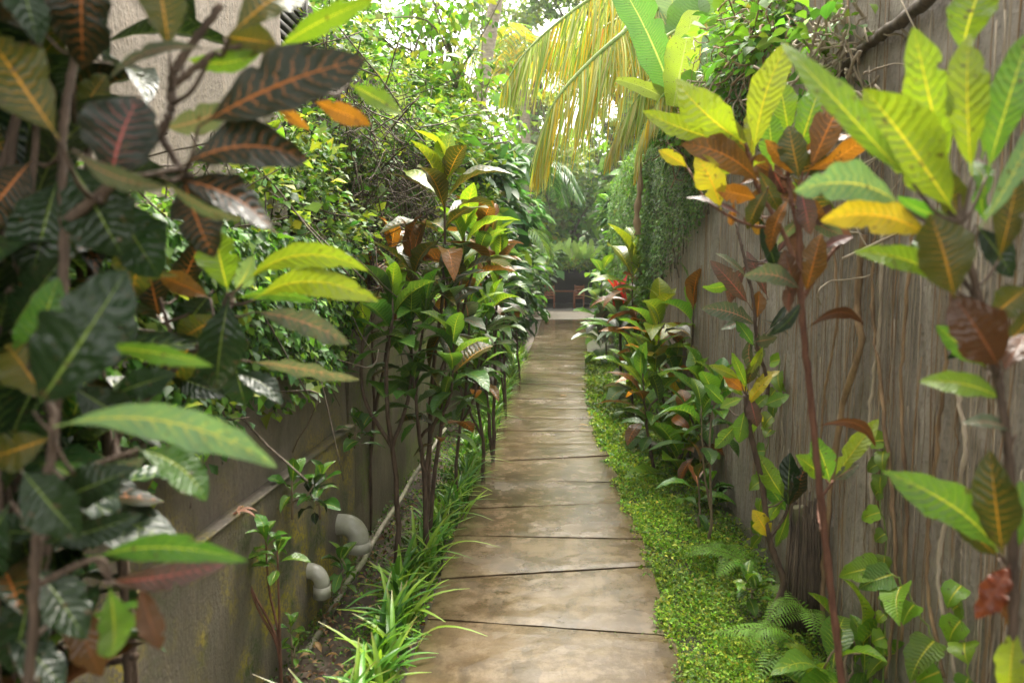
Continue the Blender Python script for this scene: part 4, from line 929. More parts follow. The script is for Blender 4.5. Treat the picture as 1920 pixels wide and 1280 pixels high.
ground_cover('ground_weeds', 'sparse small weeds between the grass clumps left of the path', 9000, (1.8, 12, lambda y: edge(y)[0] - 0.02, lambda y: edge(y)[0] - 0.3), ['gcd', 'h_mid', 'gc'], 81, size=0.02, hgt=0.05)
ground_cover('drain_weeds', 'sparse tiny weeds and moss at the foot of the left wall in the drain', 3500, (1.8, 9, lambda y: y * 0 - 1.14, lambda y: y * 0 - .74), ['gcd', 'h_mid', 'gc'], 86, size=0.018, hgt=0.035)
def litter(name, label, n, fx, seed):
    rg = RNG(seed); y = rg.uniform(1.8, 9, n); x = fx(y, rg); m = n
    d_ = nrmz(np.stack([rg.normal(0, 1, m), rg.normal(0, 1, m), rg.normal(0, .12, m)], 1)); nn = nrmz(np.stack([rg.normal(0, .3, m), rg.normal(0, .3, m), np.ones(m)], 1))
    ca = np.array([(0.20, 0.11, 0.05), (0.10, 0.05, 0.03), (0.32, 0.20, 0.09), (0.07, 0.05, 0.035)])[rg.integers(0, 4, m)]
    ll = rg.uniform(.02, .06, m); fo = MB().leaves(np.stack([x, y, np.full(m, -.045) + rg.uniform(-.025, .03, m)], 1), d_, nn, ll, ll * .4, arch=.15, fold=.3, kind='oval', ca=ca, nu=4, nv=2, seed=seed)
    return tag(fo.build(name, M_LEAF), label, 'leaf litter', kind='stuff')
ground_cover('joint_weeds', 'tiny weeds sprouting in the nearest joint of the path', 260, (3.10, 3.24, lambda y: y * 0 + .2, lambda y: y * 0 + .54), ['gcd', 'gc'], 85, size=0.013, hgt=0.03)
litter('leaf_litter', 'dry brown fallen leaves and bits in the drain left of the path', 1500, lambda y, r: r.uniform(-1.08, -.6, len(y)), 82)
litter('leaf_litter', 'dry brown fallen leaves along the foot of the right wall', 900, lambda y, r: r.uniform(.95, 1.2, len(y)), 83)
for i, (fx_, fy_) in enumerate(((1050, 742), (1083, 797))):
    p = G(fx_, fy_, 0.006); fo = MB().leaves([p], (1, .2 - .5 * i, 0), (0, 0, 1), .09 + .03 * i, .04, arch=.08, fold=.1, kind='oval', ca=(.42, .28, .12), nu=6, nv=2)
    tag(fo.build('fallen_leaf', M_LEAF), ['dry yellow fallen leaf lying on the middle of the path', 'second dry fallen leaf on the path, nearer and to the right'][i], 'fallen leaf')
p = P(446, 958, 2.55); fo = MB(); rg = RNG(5)
fo.leaves(np.tile(p, (6, 1)), nrmz(rg.normal(0, 1, (6, 3)) * [.6, .4, .3] + [.5, 0, -.2]), (0, -.3, 1), .07, .014, arch=.2, kind='lance', ca=(.55, .30, .22), nu=6, nv=2)
tag(fo.build('dead_leaf', M_LEAF), 'shrivelled pink dead leaf caught on the left wall ledge', 'dead leaf')

# ------------------------------------------------------------------ ferns and vines at the foot of the right wall
def fern(label, p, n, L, seed, az=None):
    rg = RNG(seed); t = thing('fern', label, 'fern', p); fo = MB(); st = MB()
    for i in range(n - 2):
        th = (az if az is not None else rg.uniform(0, 6.28)) + rg.normal(0, .7); el = math.radians(rg.uniform(20, 60)); l = L * rg.uniform(.7, 1.1)
        u = np.linspace(0, 1, 20); r = l * (u * math.cos(el)); z = l * (u * math.sin(el) - 0.75 * u * u * math.sin(el) - 0.15 * u * u)
        pts = np.array(p) + np.stack([r * math.cos(th), r * math.sin(th), z + .01], 1); st.tube(pts, np.linspace(.002, .0008, 20), 4)
        tg = nrmz(np.gradient(pts, axis=0)); sdv = nrmz(np.cross(tg, [0, 0, 1.0])); up = np.cross(sdv, tg)
        for sg in (-1, 1):
            k = slice(2, 20); ll = l * .19 * np.sin(np.pi * u[k] ** .75) ** .8 + .004; m = len(ll)
            dd = nrmz(sdv[k] * sg + tg[k] * .45 - up[k] * .15)
            ca = np.array((.15, .30, .035)) * np.exp(rg.normal(0, .12, (m, 1))) * rg.uniform(.8, 1.3)
            fo.leaves(pts[k], dd, up[k], ll, l * .019, arch=.06, fold=.1, kind='lance', ca=ca, nu=5, nv=2, seed=i)
    fo.build('fronds', M_LEAF, t); st.build('stalks', M_STEM_GREEN, t); return t
f1 = P(1500, 1260, 3.0); fern('large bright fern spreading at the bottom right of the ground cover', (f1[0] - .02, f1[1], 0.06), 8, .38, 91, math.pi * 1.1)
f1 = P(1590, 1290, 2.85); fern('fern tucked under the bright young croton in the bottom right corner', (f1[0], f1[1] - .1, 0.02), 8, .34, 92, math.pi * .9)
f1 = P(1400, 1090, 3.9); fern('feathery fern by the curved bare stem in the ground cover', (f1[0], 3.9, 0.05), 9, .42, 93, math.pi)
f1 = P(1545, 1120, 2.9); fern('fern climbing at the foot of the dark stump', (1.10, 3.15, 0.12), 8, .36, 94, math.pi * 1.2)
f1 = P(1360, 1040, 4.0); fern('small fern behind the feathery one near the wall', (1.0, 4.1, 0.03), 7, .32, 95, math.pi * 1.1)
sapling('broad-leaved seedling lying in the ground cover near the fern', (1410, 1115), 3.45, [(1400, 1085, 8, .13, ['lime', 'mid']), (1420, 1100, 6, .12, ['mid', 'green'])], 47)
sapling('dark leafy seedling in the ground cover against the far right wall foot', (1330, 940), 5.0, [(1330, 905, 9, .16, ['green', 'mid']), (1350, 925, 7, .14, ['green', 'dark'])], 48)
def heart_vine(label, pts, seed, n=14, size=.07, group=None):
    rg = RNG(seed); c = curve(pts, 30, .004, seed); t = thing('climbing_vine', label, 'vine', c[0], group); st = MB().tube(c, .0025, 5); st.build('stem', M_STEM_GREEN, t)
    k = np.linspace(0, len(c) - 1, n).astype(int); d_ = nrmz(np.stack([rg.normal(-.3, .3, n), rg.normal(0, .6, n), rg.normal(-.7, .3, n)], 1))
    ca, cb = pcol(['mid', 'lime', 'lime'], n, rg); fo = MB().leaves(c[k], d_, np.tile([-.8, -.5, .3], (n, 1)), size * rg.uniform(.6, 1.3, n), size * rg.uniform(.6, 1.0, n), arch=.1, fold=.15, kind='heart', ca=ca, cb=cb, nu=16, nv=4, seed=seed, curl=.1)
    fo.build('foliage', M_CROTON_SOFT, t); return t
heart_vine('slim vine with small heart leaves climbing the right wall left of the large heart leaves', [(1.19, 2.6, .05), (1.18, 2.62, .35), (1.19, 2.66, .6), (1.18, 2.7, .85), (1.19, 2.7, 1.0)], 96, 15, .075)
heart_vine('vine with large pale heart leaves on the lower right wall', [(1.19, 2.2, .15), (1.16, 2.22, .45), (1.1, 2.3, .62), (1.05, 2.38, .66)], 97, 8, .12)
heart_vine('short heart-leaved vine beside the thick leaning root', [(1.19, 2.05, .25), (1.17, 2.1, .55), (1.18, 2.15, .7)], 98, 7, .09)
heart_vine('heart-leaved vine at the foot of the far right wall', [(1.18, 4.2, .1), (1.16, 4.1, .5), (1.18, 4.0, .9), (1.17, 3.9, 1.15)], 99, 14, .10)

# ------------------------------------------------------------------ roots on the right wall
def root_obj(name, label, mat, specs, cat='roots', kind=None, seed=1):
    rg = RNG(seed); mb = MB()
    for (y, z0, z1, r, wob, lean) in specs:
        n = 12; z = np.linspace(z1, z0, n); yy_ = y + lean * (z1 - z) + np.cumsum(rg.normal(0, wob, n)); xx = 1.203 - r * .6 + rg.normal(0, .003, n)
        mb.tube(np.stack([xx, yy_, z], 1), r * np.linspace(1, .6, n) * (1 + .25 * rg.normal(0, 1, n)).clip(.5, 1.6), 5)
    return tag(mb.build(name, mat), label, cat, kind=kind)
rg = RNG(101); sp = []
for i in range(700):
    y = 1.2 * (12 / 1.2) ** rg.uniform(0, 1); z1 = rg.uniform(.6, 3.1); sp.append((y, max(-.02, z1 - rg.uniform(.4, 2.6)), z1, rg.uniform(.0008, .0026), .0022, rg.normal(0, .05)))
root_obj('hanging_roots', 'fine brown roots hanging down all over the right wall', M_ROOT, sp[:330], kind='stuff', seed=102)
root_obj('hanging_roots', 'fine pale dry roots scattered over the right wall', M_ROOT_PALE, sp[330:], kind='stuff', seed=103)
def one_root(label, pts, r, seed, mat=None):
    c = curve(pts, 40, .0022, seed); return tag(MB().tube(c, r * (1 + .18 * RNG(seed).normal(0, 1, len(c))).clip(.6, 1.5), 8).build('climbing_root', mat or M_ROOT), label, 'root')
X = 1.19
def wp(pxx, pyy):    # point on the right wall under a pixel
    r = FWD + RGT * ((pxx - 960) / FPX) + UPV * ((640 - pyy) / FPX); return CAM + r * (X / r[0])
one_root('thick twisted root in the middle of the right wall behind the tall croton stem', [wp(1620, 440), wp(1608, 560), wp(1612, 650), wp(1580, 760), wp(1560, 900), wp(1545, 1060), wp(1540, 1180)], .013, 1)
one_root('long straight orange-brown root right of the twisted one', [wp(1715, 420), wp(1700, 560), wp(1690, 750), wp(1700, 950), wp(1690, 1200)], .006, 2)
one_root('forked root bending down the middle of the right wall', [wp(1640, 420), wp(1635, 560), wp(1650, 700), wp(1670, 900), wp(1680, 1100), wp(1660, 1270)], .007, 3)
one_root('dark thin root by the right frame edge', [wp(1790, 470), wp(1770, 700), wp(1750, 900), wp(1740, 1100), wp(1770, 1270)], .006, 4)
one_root('pale leaning root low on the right wall', [wp(1790, 700), wp(1810, 860), wp(1760, 1050), wp(1790, 1270)], .007, 5, M_ROOT_PALE)
one_root('pale knobbly root right of the thick twisted one', [wp(1655, 430), wp(1650, 600), wp(1630, 800), wp(1640, 1000)], .007, 6, M_ROOT_PALE)
one_root('thin wandering root left of the thick twisted one', [wp(1560, 420), wp(1570, 600), wp(1545, 750), wp(1530, 1000)], .006, 7)
one_root('thick dark branch crossing the top of the right wall diagonally', [wp(1790, -40), wp(1735, 5), wp(1660, 60), wp(1610, 100), wp(1555, 175), wp(1520, 260)], .02, 8, M_TWIG)
one_root('second dark branch at the top right edge of the wall', [wp(1990, 60), wp(1930, 120), wp(1890, 170), wp(1850, 260)], .016, 9, M_TWIG)
# dead stump against the wall
t = thing('tree_stump', 'dark fibrous old trunk against the right wall between the two croton stems', 'stump', (1.12, 3.3, 0))
a = P(1495, 950, 3.3); mb = MB(); c = curve([(1.13, 3.3, -.05), (1.12, 3.3, .2), (1.12, 3.3, .42), (a[0], 3.3, a[2])], 14); mb.tube(c, np.linspace(.075, .03, len(c)) * (1 + .06 * np.sin(np.arange(len(c)) * 2)), 14); mb.build('trunk', M_BARK, t)
mb = MB(); rg = RNG(6)
for i in range(110):
    th = rg.uniform(0, 6.28); r0 = .075 * rg.uniform(.85,1.15); mb.tube([(1.12 + r0 * .75 * math.cos(th), 3.3 + r0 * .75 * math.sin(th), rg.uniform(.35, .62)), (1.12 + r0 * .95 * math.cos(th), 3.3 + r0 * math.sin(th), .2), (1.12 + r0 * 1.1 * math.cos(th), 3.3 + r0 * 1.1 * math.sin(th), -.03)], .004, 4)
mb.build('fibres', M_TWIG, t)
# tangle of roots and creepers on top of the right wall
def tangle(label, c, rad, n, seed, leaves=0, pal=('h_bright', 'h_mid'), L=.06):
    rg = RNG(seed); t = thing('root_tangle', label, 'root tangle', c); mb = MB(); c = np.array(c, float)
    for i in range(n):
        p0 = c + rg.normal(0, 1, 3) * rad; pts = [p0]
        for k in range(4): pts.append(pts[-1] + rg.normal(0, .07, 3) * [1, 1.4, 1] + [0, 0, -.05])
        cc = curve(pts, 14, .004, seed + i); mb.tube(cc, rg.uniform(.002, .007), 5)
    mb.build('twigs', M_ROOT_PALE if seed % 2 else M_ROOT, t)
    if leaves:
        fo = MB(); clump_leaves(fo, [(c[0] - .03, c[1], c[2], rad[0] * 2, rad[1] * 2, rad[2] * 1.6)], leaves, L, list(pal), seed, 30, .12, wr=.6, nu=3); fo.build('foliage', M_LEAF, t)
    return t
q = wp(1580, 90); tangle('knotted brown root tangle on the right wall top above the lime croton', q - [.06, 0, 0], [.05, .18, .12], 60, 111, 160)
q = wp(1440, 40); tangle('root and creeper tangle on the right wall top behind the lime croton', q - [.05, 0, 0], [.08, .35, .2], 80, 112, 700)
q = wp(1390, 150); tangle('fibrous root ball bulging from the right wall beside the banana leaves', q - [.04, 0, 0], [.05, .22, .12], 90, 113, 200)
q = wp(1310, 230); tangle('wiry creeper tangle on the far top of the right wall', q - [.05, 0, 0], [.06, .4, .14], 70, 114, 700)
q = wp(1620, 230); tangle('loose hanging rootlets under the dark diagonal branch', q - [.02, 0, 0], [.03, .15, .2], 40, 115)

# ivy on the far half of the right wall
def wall_ivy(name, label, n, yr, zf, L, pal, seed, x=1.2, thick=.06, sgn=-1, cat='creeper', thr=.35):
    rg = RNG(seed); y = rg.uniform(*yr, n * 2); z0, z1 = zf(y); z = z0 + (z1 - z0) * rg.uniform(0, 1, n * 2)
    dd = .5 + .5 * np.sin(y * 3.1 + 1.3 * np.sin(z * 4)) * np.sin(z * 3.7 + y); edge_ = np.clip((z - z0) / .5, 0, 1); k = rg.uniform(0, 1, n * 2) < (thr + (1 - thr) * dd) * (.15 + .85 * edge_)
    y, z = y[k], z[k]; m = len(y); xx = x + sgn * rg.uniform(0, thick, m) * (1 + dd[k])
    d_ = nrmz(np.stack([rg.normal(.3 * sgn, .4, m), rg.normal(0, .5, m), rg.normal(-.8, .4, m)], 1)); nn = nrmz(np.stack([sgn + rg.normal(0, .35, m), rg.normal(-.2, .4, m), rg.uniform(.1, .9, m)], 1))
    ca, cb = pcol(pal, m, rg, .25); ll = L * np.exp(rg.normal(0, .25, m))
    t = thing(name, label, cat, (x, np.mean(yr), 1.5)); fo = MB().leaves(np.stack([xx, y, z], 1), d_, nn, ll, ll * .6, arch=.1, fold=.15, kind='oval', ca=ca, cb=cb, nu=2, nv=2, seed=seed); fo.build('foliage', M_LEAF, t)
    st = MB()
    for i in range(40):
        y0 = rg.uniform(*yr); a, b = zf(np.array([y0])); c = curve([(x + sgn * .01, y0, b[0]), (x + sgn * .03, y0 + rg.normal(0, .2), (a[0] + b[0]) / 2), (x + sgn * .015, y0 + rg.normal(0, .3), a[0])], 12, .01, seed + i); st.tube(c, rg.uniform(.002, .006), 4)
    st.build('stem', M_TWIG, t); return t
wall_ivy('wall_creeper', 'fine-leaved grey-green creeper matting the upper right wall', 16000, (4.6, 9.6), lambda y: (np.interp(y, [4.6, 6, 7.5, 9.6], [2.5, 2.0, 1.6, 1.3]), y * 0 + 3.15), .032, ['h_lite', 'h_mid', 'h_lite', 'h_dark'], 121)
wall_ivy('wall_creeper', 'darker creeper covering the far end of the right wall', 16000, (9.0, 14.5), lambda y: (y * 0 + .3, y * 0 + 3.3), .055, ['h_bright', 'h_mid', 'h_lite'], 122, thick=.09)
# creepers hanging on the left low wall
wall_ivy('wall_creeper', 'dense small-leaved creeper spilling over the near low wall on the left', 11000, (1.3, 4.0), lambda y: (y * 0 + 1.12 + .1 * np.sin(y * 5), y * 0 + 1.75), .038, ['h_mid', 'h_dark', 'h_bright', 'h_dark'], 123, x=-1.15, thick=.09, sgn=1)
t = thing('wall_creeper', 'bushy creeper mound between the low wall and the pale high wall', 'creeper', (-1.25, 3, 1.4)); fo = MB()
clump_leaves(fo, [(-1.3, 2.2, 1.5, .16, .6, .35), (-1.27, 3.1, 1.6, .2, .7, .5), (-1.3, 3.8, 1.7, .22, .4, .7), (-1.3, 1.5, 1.6, .14, .4, .35)], 11000, .036, ['h_mid', 'h_dark', 'h_lite', 'h_bright', 'h_yel'], 124, 90, .12, wr=.6, inner=.7)
fo.build('foliage', M_LEAF, t); rg = RNG(7); mb = MB()
for i in range(90):
    y = rg.uniform(1.4, 4); z = rg.uniform(1.1, 2.1); p = np.array([-1.2 + rg.normal(0, .05), y, z]); c = curve([p, p + rg.normal(0, .12, 3) + [.03, 0, -.05], p + rg.normal(0, .2, 3) + [.06, 0, -.15]], 10, .004, i); mb.tube(c, rg.uniform(.0015, .004), 4)
mb.build('twigs', M_TWIG, t)

# ------------------------------------------------------------------ hedges and trees left
t = tree('hedge_shrub', 'dense small-leaved climbing hedge above the low wall beside the pale high wall', 'hedge', (-1.4, 5.0, 1.2),
  [(-1.45, 4.9, 1.8, .35, .75, .75), (-1.5, 5.6, 2.5, .4, .9, .8), (-1.4, 6.5, 2.2, .38, .8, .95), (-1.5, 5.0, 2.75, .38, .6, .5)], 21000, .042, ['h_mid', 'h_lite', 'h_dark', 'h_bright', 'h_yel'], 131, 200, .16, .03, inner=.75, wr=.6, limbs=60)
mb = MB(); rg = RNG(8)
for i in range(520):
    p = np.array([-1.18 + rg.normal(0, .10), rg.uniform(4.1, 6.6), rg.uniform(1.3, 2.7)]); c = curve([p, p + rg.normal(0, .12, 3), p + rg.normal(0, .25, 3)], 8, .006, i); mb.tube(c, rg.uniform(.0015, .005), 4)
mb.build('twigs', M_TWIG, t)
tree('hedge_shrub', 'bright yellow-green hedge top catching light behind the lime croton leaves', 'hedge', (-1.5, 7.5, 1.2),
  [(-1.5, 6.6, 3.0, .5, .8, .6), (-1.4, 7.8, 2.9, .5, .9, .7), (-1.5, 7.2, 2.0, .4, .9, .8), (-1.3, 8.8, 2.5, .5, .8, .9)], 22000, .065, ['h_bright', 'h_yel', 'h_mid', 'h_bright'], 132, 170, .2, .04, inner=.7, limbs=50)
tree('broadleaf_shrub', 'dark green broad-leaved shrub left of the path below the sky gap', 'shrub', (-1.3, 10.0, 0),
  [(-1.3, 10.2, 2.4, .65, 1.0, .9), (-1.2, 10.0, 1.3, .5, .9, .9), (-1.1, 11.4, 2.6, .6, .8, .8), (-.95, 11.8, 1.3, .42, .8, .7)], 9000, .15, ['h_blue', 'h_mid', 'h_blue', 'h_dark'], 133, 110, .25, .06, inner=.65, wr=.42, kind='lance', nu=4, droop=.6)
tree('broadleaf_shrub', 'leafy green shrub crowding the left path edge near the pavilion', 'shrub', (-1.0, 14.5, 0),
  [(-1.2, 14.3, 1.0, .28, 1.2, .95), (-1.4, 15.5, 2.2, .6, 1.3, 1.0), (-1.35, 17.2, 0.9, .28, 1.2, .8)], 9000, .15, ['h_mid', 'h_blue', 'h_bright', 'h_dark'], 134, 120, .28, .05, inner=.65, kind='lance', nu=4, droop=.6)
tree('broadleaf_shrub', 'deep green shrub beside the cross road at the left', 'shrub', (-1.6, 22, 0),
  [(-1.7, 20.5, 1.4, .95, 1.5, 1.3), (-2.2, 23.2, 1.8, 1.2, 1.5, 1.6)], 8000, .19, ['h_mid', 'h_dark', 'h_bright'], 135, 110, .35, .06, kind='lance', nu=3, droop=.5)
tree('hanging_branch_tree', 'loose light-green tree whose branches hang across the white sky', 'tree', (-2.0, 9.0, 0),
  [(-1.3, 8.6, 4.0, .8, 1.0, .55), (-.9, 9.4, 3.7, .6, .8, .5), (-1.8, 8.2, 4.3, .9, 1.0, .6), (-.7, 10.2, 3.3, .35, .6, .5), (-1.2, 9.0, 4.9, 1.0, 1.0, .5)], 1400, .09, ['h_bright', 'h_mid', 'h_bright', 'h_yel'], 136, 130, .22, .05, wr=.6, inner=.3, limbs=80, droop=.8, nu=3)
tree('broadleaf_tree', 'leafy tree filling the top left behind the hedge', 'tree', (-3.2, 9.5, 0),
  [(-2.9, 8.5, 4.2, 1.1, 1.6, 1.2), (-3.6, 10.5, 4.6, 1.4, 1.6, 1.4), (-2.6, 7.0, 3.6, .8, 1.0, .8)], 14000, .10, ['h_mid', 'h_lite', 'h_bright', 'h_dark'], 137, 150, .32, .09)
tree('unseen_shade_tree', 'unseen broadleaf tree added to shade the croton corner at the near left', 'tree', (-2.4, 0.4, 0),
  [(-1.3, 0.4, 3.5, .9, 1.0, .5), (-.8, 1.1, 3.45, .6, .7, .35), (-1.7, 1.2, 3.9, .8, .8, .5)], 9000, .13, ['h_mid', 'h_dark', 'h_blue'], 138, 120, .28, .09, inner=.3, nu=3)  # crown out of view, added to darken the near-left plants
# right side, beyond and above the wall
tree('broadleaf_tree', 'tree with bright yellow-green foliage behind the top of the right wall', 'tree', (2.6, 8, 0),
  [(2.3, 8.5, 4.2, 1.0, 1.4, 1.0)], 10000, .09, ['h_bright', 'h_mid', 'h_yel', 'h_mid'], 141, 130, .25, .07, wr=.6)
tree('broadleaf_shrub', 'green shrub with orange-brown leaves past the end of the right wall', 'shrub', (1.7, 16, 0),
  [(1.75, 15.8, 1.5, .6, 1.0, 1.4), (1.7, 18.3, 1.3, .55, 1.3, 1.2), (2.3, 17, 3.0, .9, 1.6, 1.1)], 12000, .13, ['h_mid', 'h_bright', 'h_dark', 'h_blue'], 142, 130, .28, .06, kind='lance', nu=3, droop=.5)
tree('broadleaf_shrub', 'shrub beside the cross road at the right', 'shrub', (2.9, 23, 0),
  [(2.6, 22, 1.3, .8, 1.6, 1.2), (3.6, 23.5, 2.2, 1.3, 1.6, 1.9)], 9000, .17, ['h_mid', 'h_bright', 'h_dark'], 143, 110, .35, .06, kind='lance', nu=3)
# behind the pavilion and above
def far_tree(label, x, y, h, r, seed, pal, n=7000, L=.34, name='broadleaf_tree', cl=80):
    rg = RNG(seed); ell = [(x + rg.normal(0, r * .45), y + rg.normal(0, r * .45), h * f, r * rg.uniform(.6, .95), r * rg.uniform(.6, .95), h * .19) for f in (.35, .5, .65, .8, .9)]
    return tree(name, label, 'tree', (x, y, -.1), ell, n, L, pal, seed, cl, r * .3, h * .022, wr=.55, jit=.25, limbs=25, trunk_top=(x, y, h * .85))
far_tree('round green tree directly behind the pavilion roof', 1.2, 41, 8.0, 4.2, 151, ['h_mid', 'h_bright', 'h_mid'], 9000)
far_tree('green tree behind the pavilion to the left', -5.5, 40, 9, 4.2, 152, ['h_mid', 'h_dark', 'h_bright'], 9000)
far_tree('green tree behind the pavilion to the right', 7, 42, 9.5, 4.5, 153, ['h_mid', 'h_dark', 'h_bright'], 9000)
far_tree('tall pale feathery tree against the sky in the middle distance', -0.9, 36, 14.5, 2.0, 154, ['h_lite', 'h_yel', 'h_lite'], 4500, .30)
far_tree('tall feathery yellow-green tree behind the palm fronds', 3.2, 34, 16, 3.0, 155, ['h_yel', 'h_lite', 'h_bright'], 9000, .30)
far_tree('big tree far back on the left over the hedge', -14, 32, 14, 4.5, 156, ['h_mid', 'h_lite', 'h_dark'], 9000, .3)
far_tree('big tree far back on the right over the wall', 10.5, 30, 13, 4.8, 157, ['h_mid', 'h_bright', 'h_dark'], 9000, .3)
far_tree('bushy tree left beyond the cross road', -4.6, 29, 5, 2.4, 158, ['h_mid', 'h_dark', 'h_blue'], 8000, .26)
far_tree('bushy tree right beyond the hedge end', 5.2, 27, 6, 2.6, 159, ['h_mid', 'h_bright', 'h_dark'], 8000, .26)
for i, (x, y) in enumerate(((-22, 60), (-11, 66), (0, 62), (11, 66), (22, 60))):
    far_tree(['leftmost', 'second from left', 'middle', 'second from right', 'rightmost'][i] + ' tree in the distant row behind everything', x, y, 9, 6.5, 160 + i, ['h_mid', 'h_dark'], 5000, .7)

# bare trunks against the sky
def bare_trunk(name, label, pts, r, mat=M_PALMBARK, top=None):
    t = thing(name, label, 'tree', (pts[0][0], pts[0][1], 0)); c = curve(pts, 30); n = len(c)
    MB().tube(c, np.linspace(r * 1.15, r * .85, n) * (1 + .05 * (np.arange(n) % 2)), 12).build('trunk', mat, t); return t
# ------------------------------------------------------------------ palms
def frond(t, rach, Lf, seed, pal, step=.0165, hang=.8, wl=.013, yfac=.5, name='frond', half=None):
    rg = RNG(seed); c = curve(rach, 60); ln = np.concatenate([[0], np.cumsum(np.linalg.norm(np.diff(c, axis=0), axis=1))]); T = ln[-1]
    m = int(T / step); s = np.linspace(.08 * T, T * .995, m); p = np.stack([np.interp(s, ln, c[:, k]) for k in range(3)], 1); tg = nrmz(np.gradient(p, axis=0))
    lat = nrmz(np.cross(tg, [0, 0, 1.0])); u = s / T; fo = MB()
    for sg in (-1, 1):
        dn = np.array([0, 0, -1.0]); d_ = nrmz(lat * sg * (1 - hang) * 1.2 + dn * hang + tg * (.12 + .35 * u[:, None] ** 2) + rg.normal(0, .09, (m, 3)))
        ll = Lf * (np.sin(np.pi * np.clip(u * .9 + .1, 0, 1)) ** .6 * .85 + .15) * rg.uniform(.85, 1.1, m); ca, cb = pcol(pal, m, rg, .15)
        fo.leaves(p, d_, nrmz(lat * sg + [0, -.4, .4]), ll, wl * rg.uniform(.7, 1.2, m), arch=.07, fold=.5, kind='strap', ca=ca, cb=cb, nu=6, nv=2, seed=seed, curl=.05)
    o = fo.build(name, M_PALM, t); MB().tube(c, np.linspace(.022, .006, len(c)) * (Lf / .8), 7).build('rachis', M_STEM_GREEN, o)
    return o
t = thing('coconut_palm', 'coconut palm with drooping yellow-green fronds over the path', 'palm', (2.3, 7.9, 0))
pc = np.array([2.15, 7.9, 4.3]); bt = curve([(2.5, 8, -.1), (2.4, 7.95, 2), pc], 24); MB().tube(bt, np.linspace(.14, .10, len(bt)), 12).build('trunk', M_PALMBARK, t)
G1 = ['p_green', 'p_pale', 'p_green', 'p_pale', 'p_yel']; G2 = ['p_pale', 'p_green', 'p_pale', 'p_pale', 'p_yel']; GO = ['p_yel', 'p_org', 'p_green']
frond(t, [pc, P(1230, -60, 7.4), P(1130, -15, 7.0), P(1050, 40, 6.9), P(985, 100, 6.8), P(943, 165, 6.7)], .95, 171, G1, hang=.85)
frond(t, [pc, P(1240, -40, 7.9), P(1180, 20, 7.8), P(1120, 60, 7.7), P(1060, 110, 7.7)], .9, 172, GO, hang=.9)
frond(t, [pc, P(1220, 20, 6.9), P(1166, 64, 6.6), P(1105, 118, 6.5), P(1050, 178, 6.4), P(1018, 240, 6.4), P(1002, 302, 6.4)], .108e1, 173, G2, hang=.8)
frond(t, [pc, P(1262, 60, 6.7), P(1240, 120, 6.4), P(1208, 165, 6.3), P(1170, 225, 6.3), P(1135, 300, 6.3)], .60, 174, G2, hang=.85)
frond(t, [pc, P(1290, 60, 6.5), P(1262, 150, 6.2), P(1235, 190, 6.1), P(1205, 250, 6.1), P(1190, 330, 6.1)], .45, 175, ['p_pale', 'p_yel', 'p_pale'], hang=.9)
frond(t, [pc, P(1200, 0, 8.4), P(1140, 90, 8.2), P(1100, 170, 8.2), P(1080, 240, 8.2)], .85, 176, ['p_org', 'p_yel', 'p_pale'], hang=.92)
frond(t, [pc, pc + [.9, .2, .5], pc + [1.7, .4, .1], pc + [2.2, .5, -.7]], .8, 177, G1)
frond(t, [pc, pc + [.3, 1.0, .7], pc + [.5, 1.9, .4], pc + [.5, 2.5, -.5]], .8, 178, G1)
# dry sheath hanging by the wall
c = curve([P(1198, 300, 7.2), P(1200, 350, 7.2), P(1194, 400, 7.2), P(1196, 440, 7.2)], 20); n = len(c)
tag(MB().tube(c, .035 * (1 + .3 * np.sin(np.arange(n) * 1.4)) * np.linspace(.6, 1, n), 9).build('dry_palm_sheath', M_DRY), 'pinkish dry palm sheath hanging down beside the far right wall', 'dry sheath')
# far palms
def palm(label, x, y, h, r, L, n, seed, pal, trunk=M_PALMBARK, fan=False):
    rg = RNG(seed); t = thing('palm_tree', label, 'palm', (x, y, -.1)); c = curve([(x + .3, y, -.15), (x + .1, y, h * .5), (x, y, h)], 20); MB().tube(c, np.linspace(r * 1.2, r * .8, len(c)), 10).build('trunk', trunk, t)
    for i in range(n):
        th = i * 2.4 + rg.normal(0, .2); e = rg.uniform(.1, 1.2); a = np.array([math.cos(th), math.sin(th), 0]); p = np.array([x, y, h])
        R = [p, p + a * L * .35 * math.cos(e * .6) + [0, 0, L * .35 * math.sin(e)], p + a * L * .75 + [0, 0, L * (.35 * math.sin(e) - .05)], p + a * L * 1.0 + [0, 0, L * (.3 * math.sin(e) - .45)]]
        frond(t, R, L * .33, seed * 50 + i, pal, step=L * .022, hang=.45, wl=L * .016)
    return t
palm('tall far palm with a bare grey trunk seen through the sky gap', P(982, 500, 27)[0], 27, P(982, 130, 27)[2], .21, 3.0, 14, 181, ['p_green', 'h_lite', 'p_yel'])
palm('small dark feathery palm left of the far grey palm trunk', P(955, 500, 17)[0], 17, P(955, 330, 17)[2], .07, 1.7, 16, 182, ['h_blue', 'h_mid', 'h_dark'])
palm('bright bushy palm beside the pavilion roof at the left', P(1000, 500, 24)[0] - 1.2, 23.0, P(1000, 455, 23)[2], .10, 1.9, 16, 183, ['h_mid', 'p_green', 'h_bright'])
t = bare_trunk('slender_tree', 'leaning bare slender trunk crossing the white sky at top centre', [(P(885, 700, 13)[0], 13, 0), P(880, 330, 13), P(905, 150, 13), P(935, -30, 13), P(950, -160, 13)], .115, M_PALMBARK)
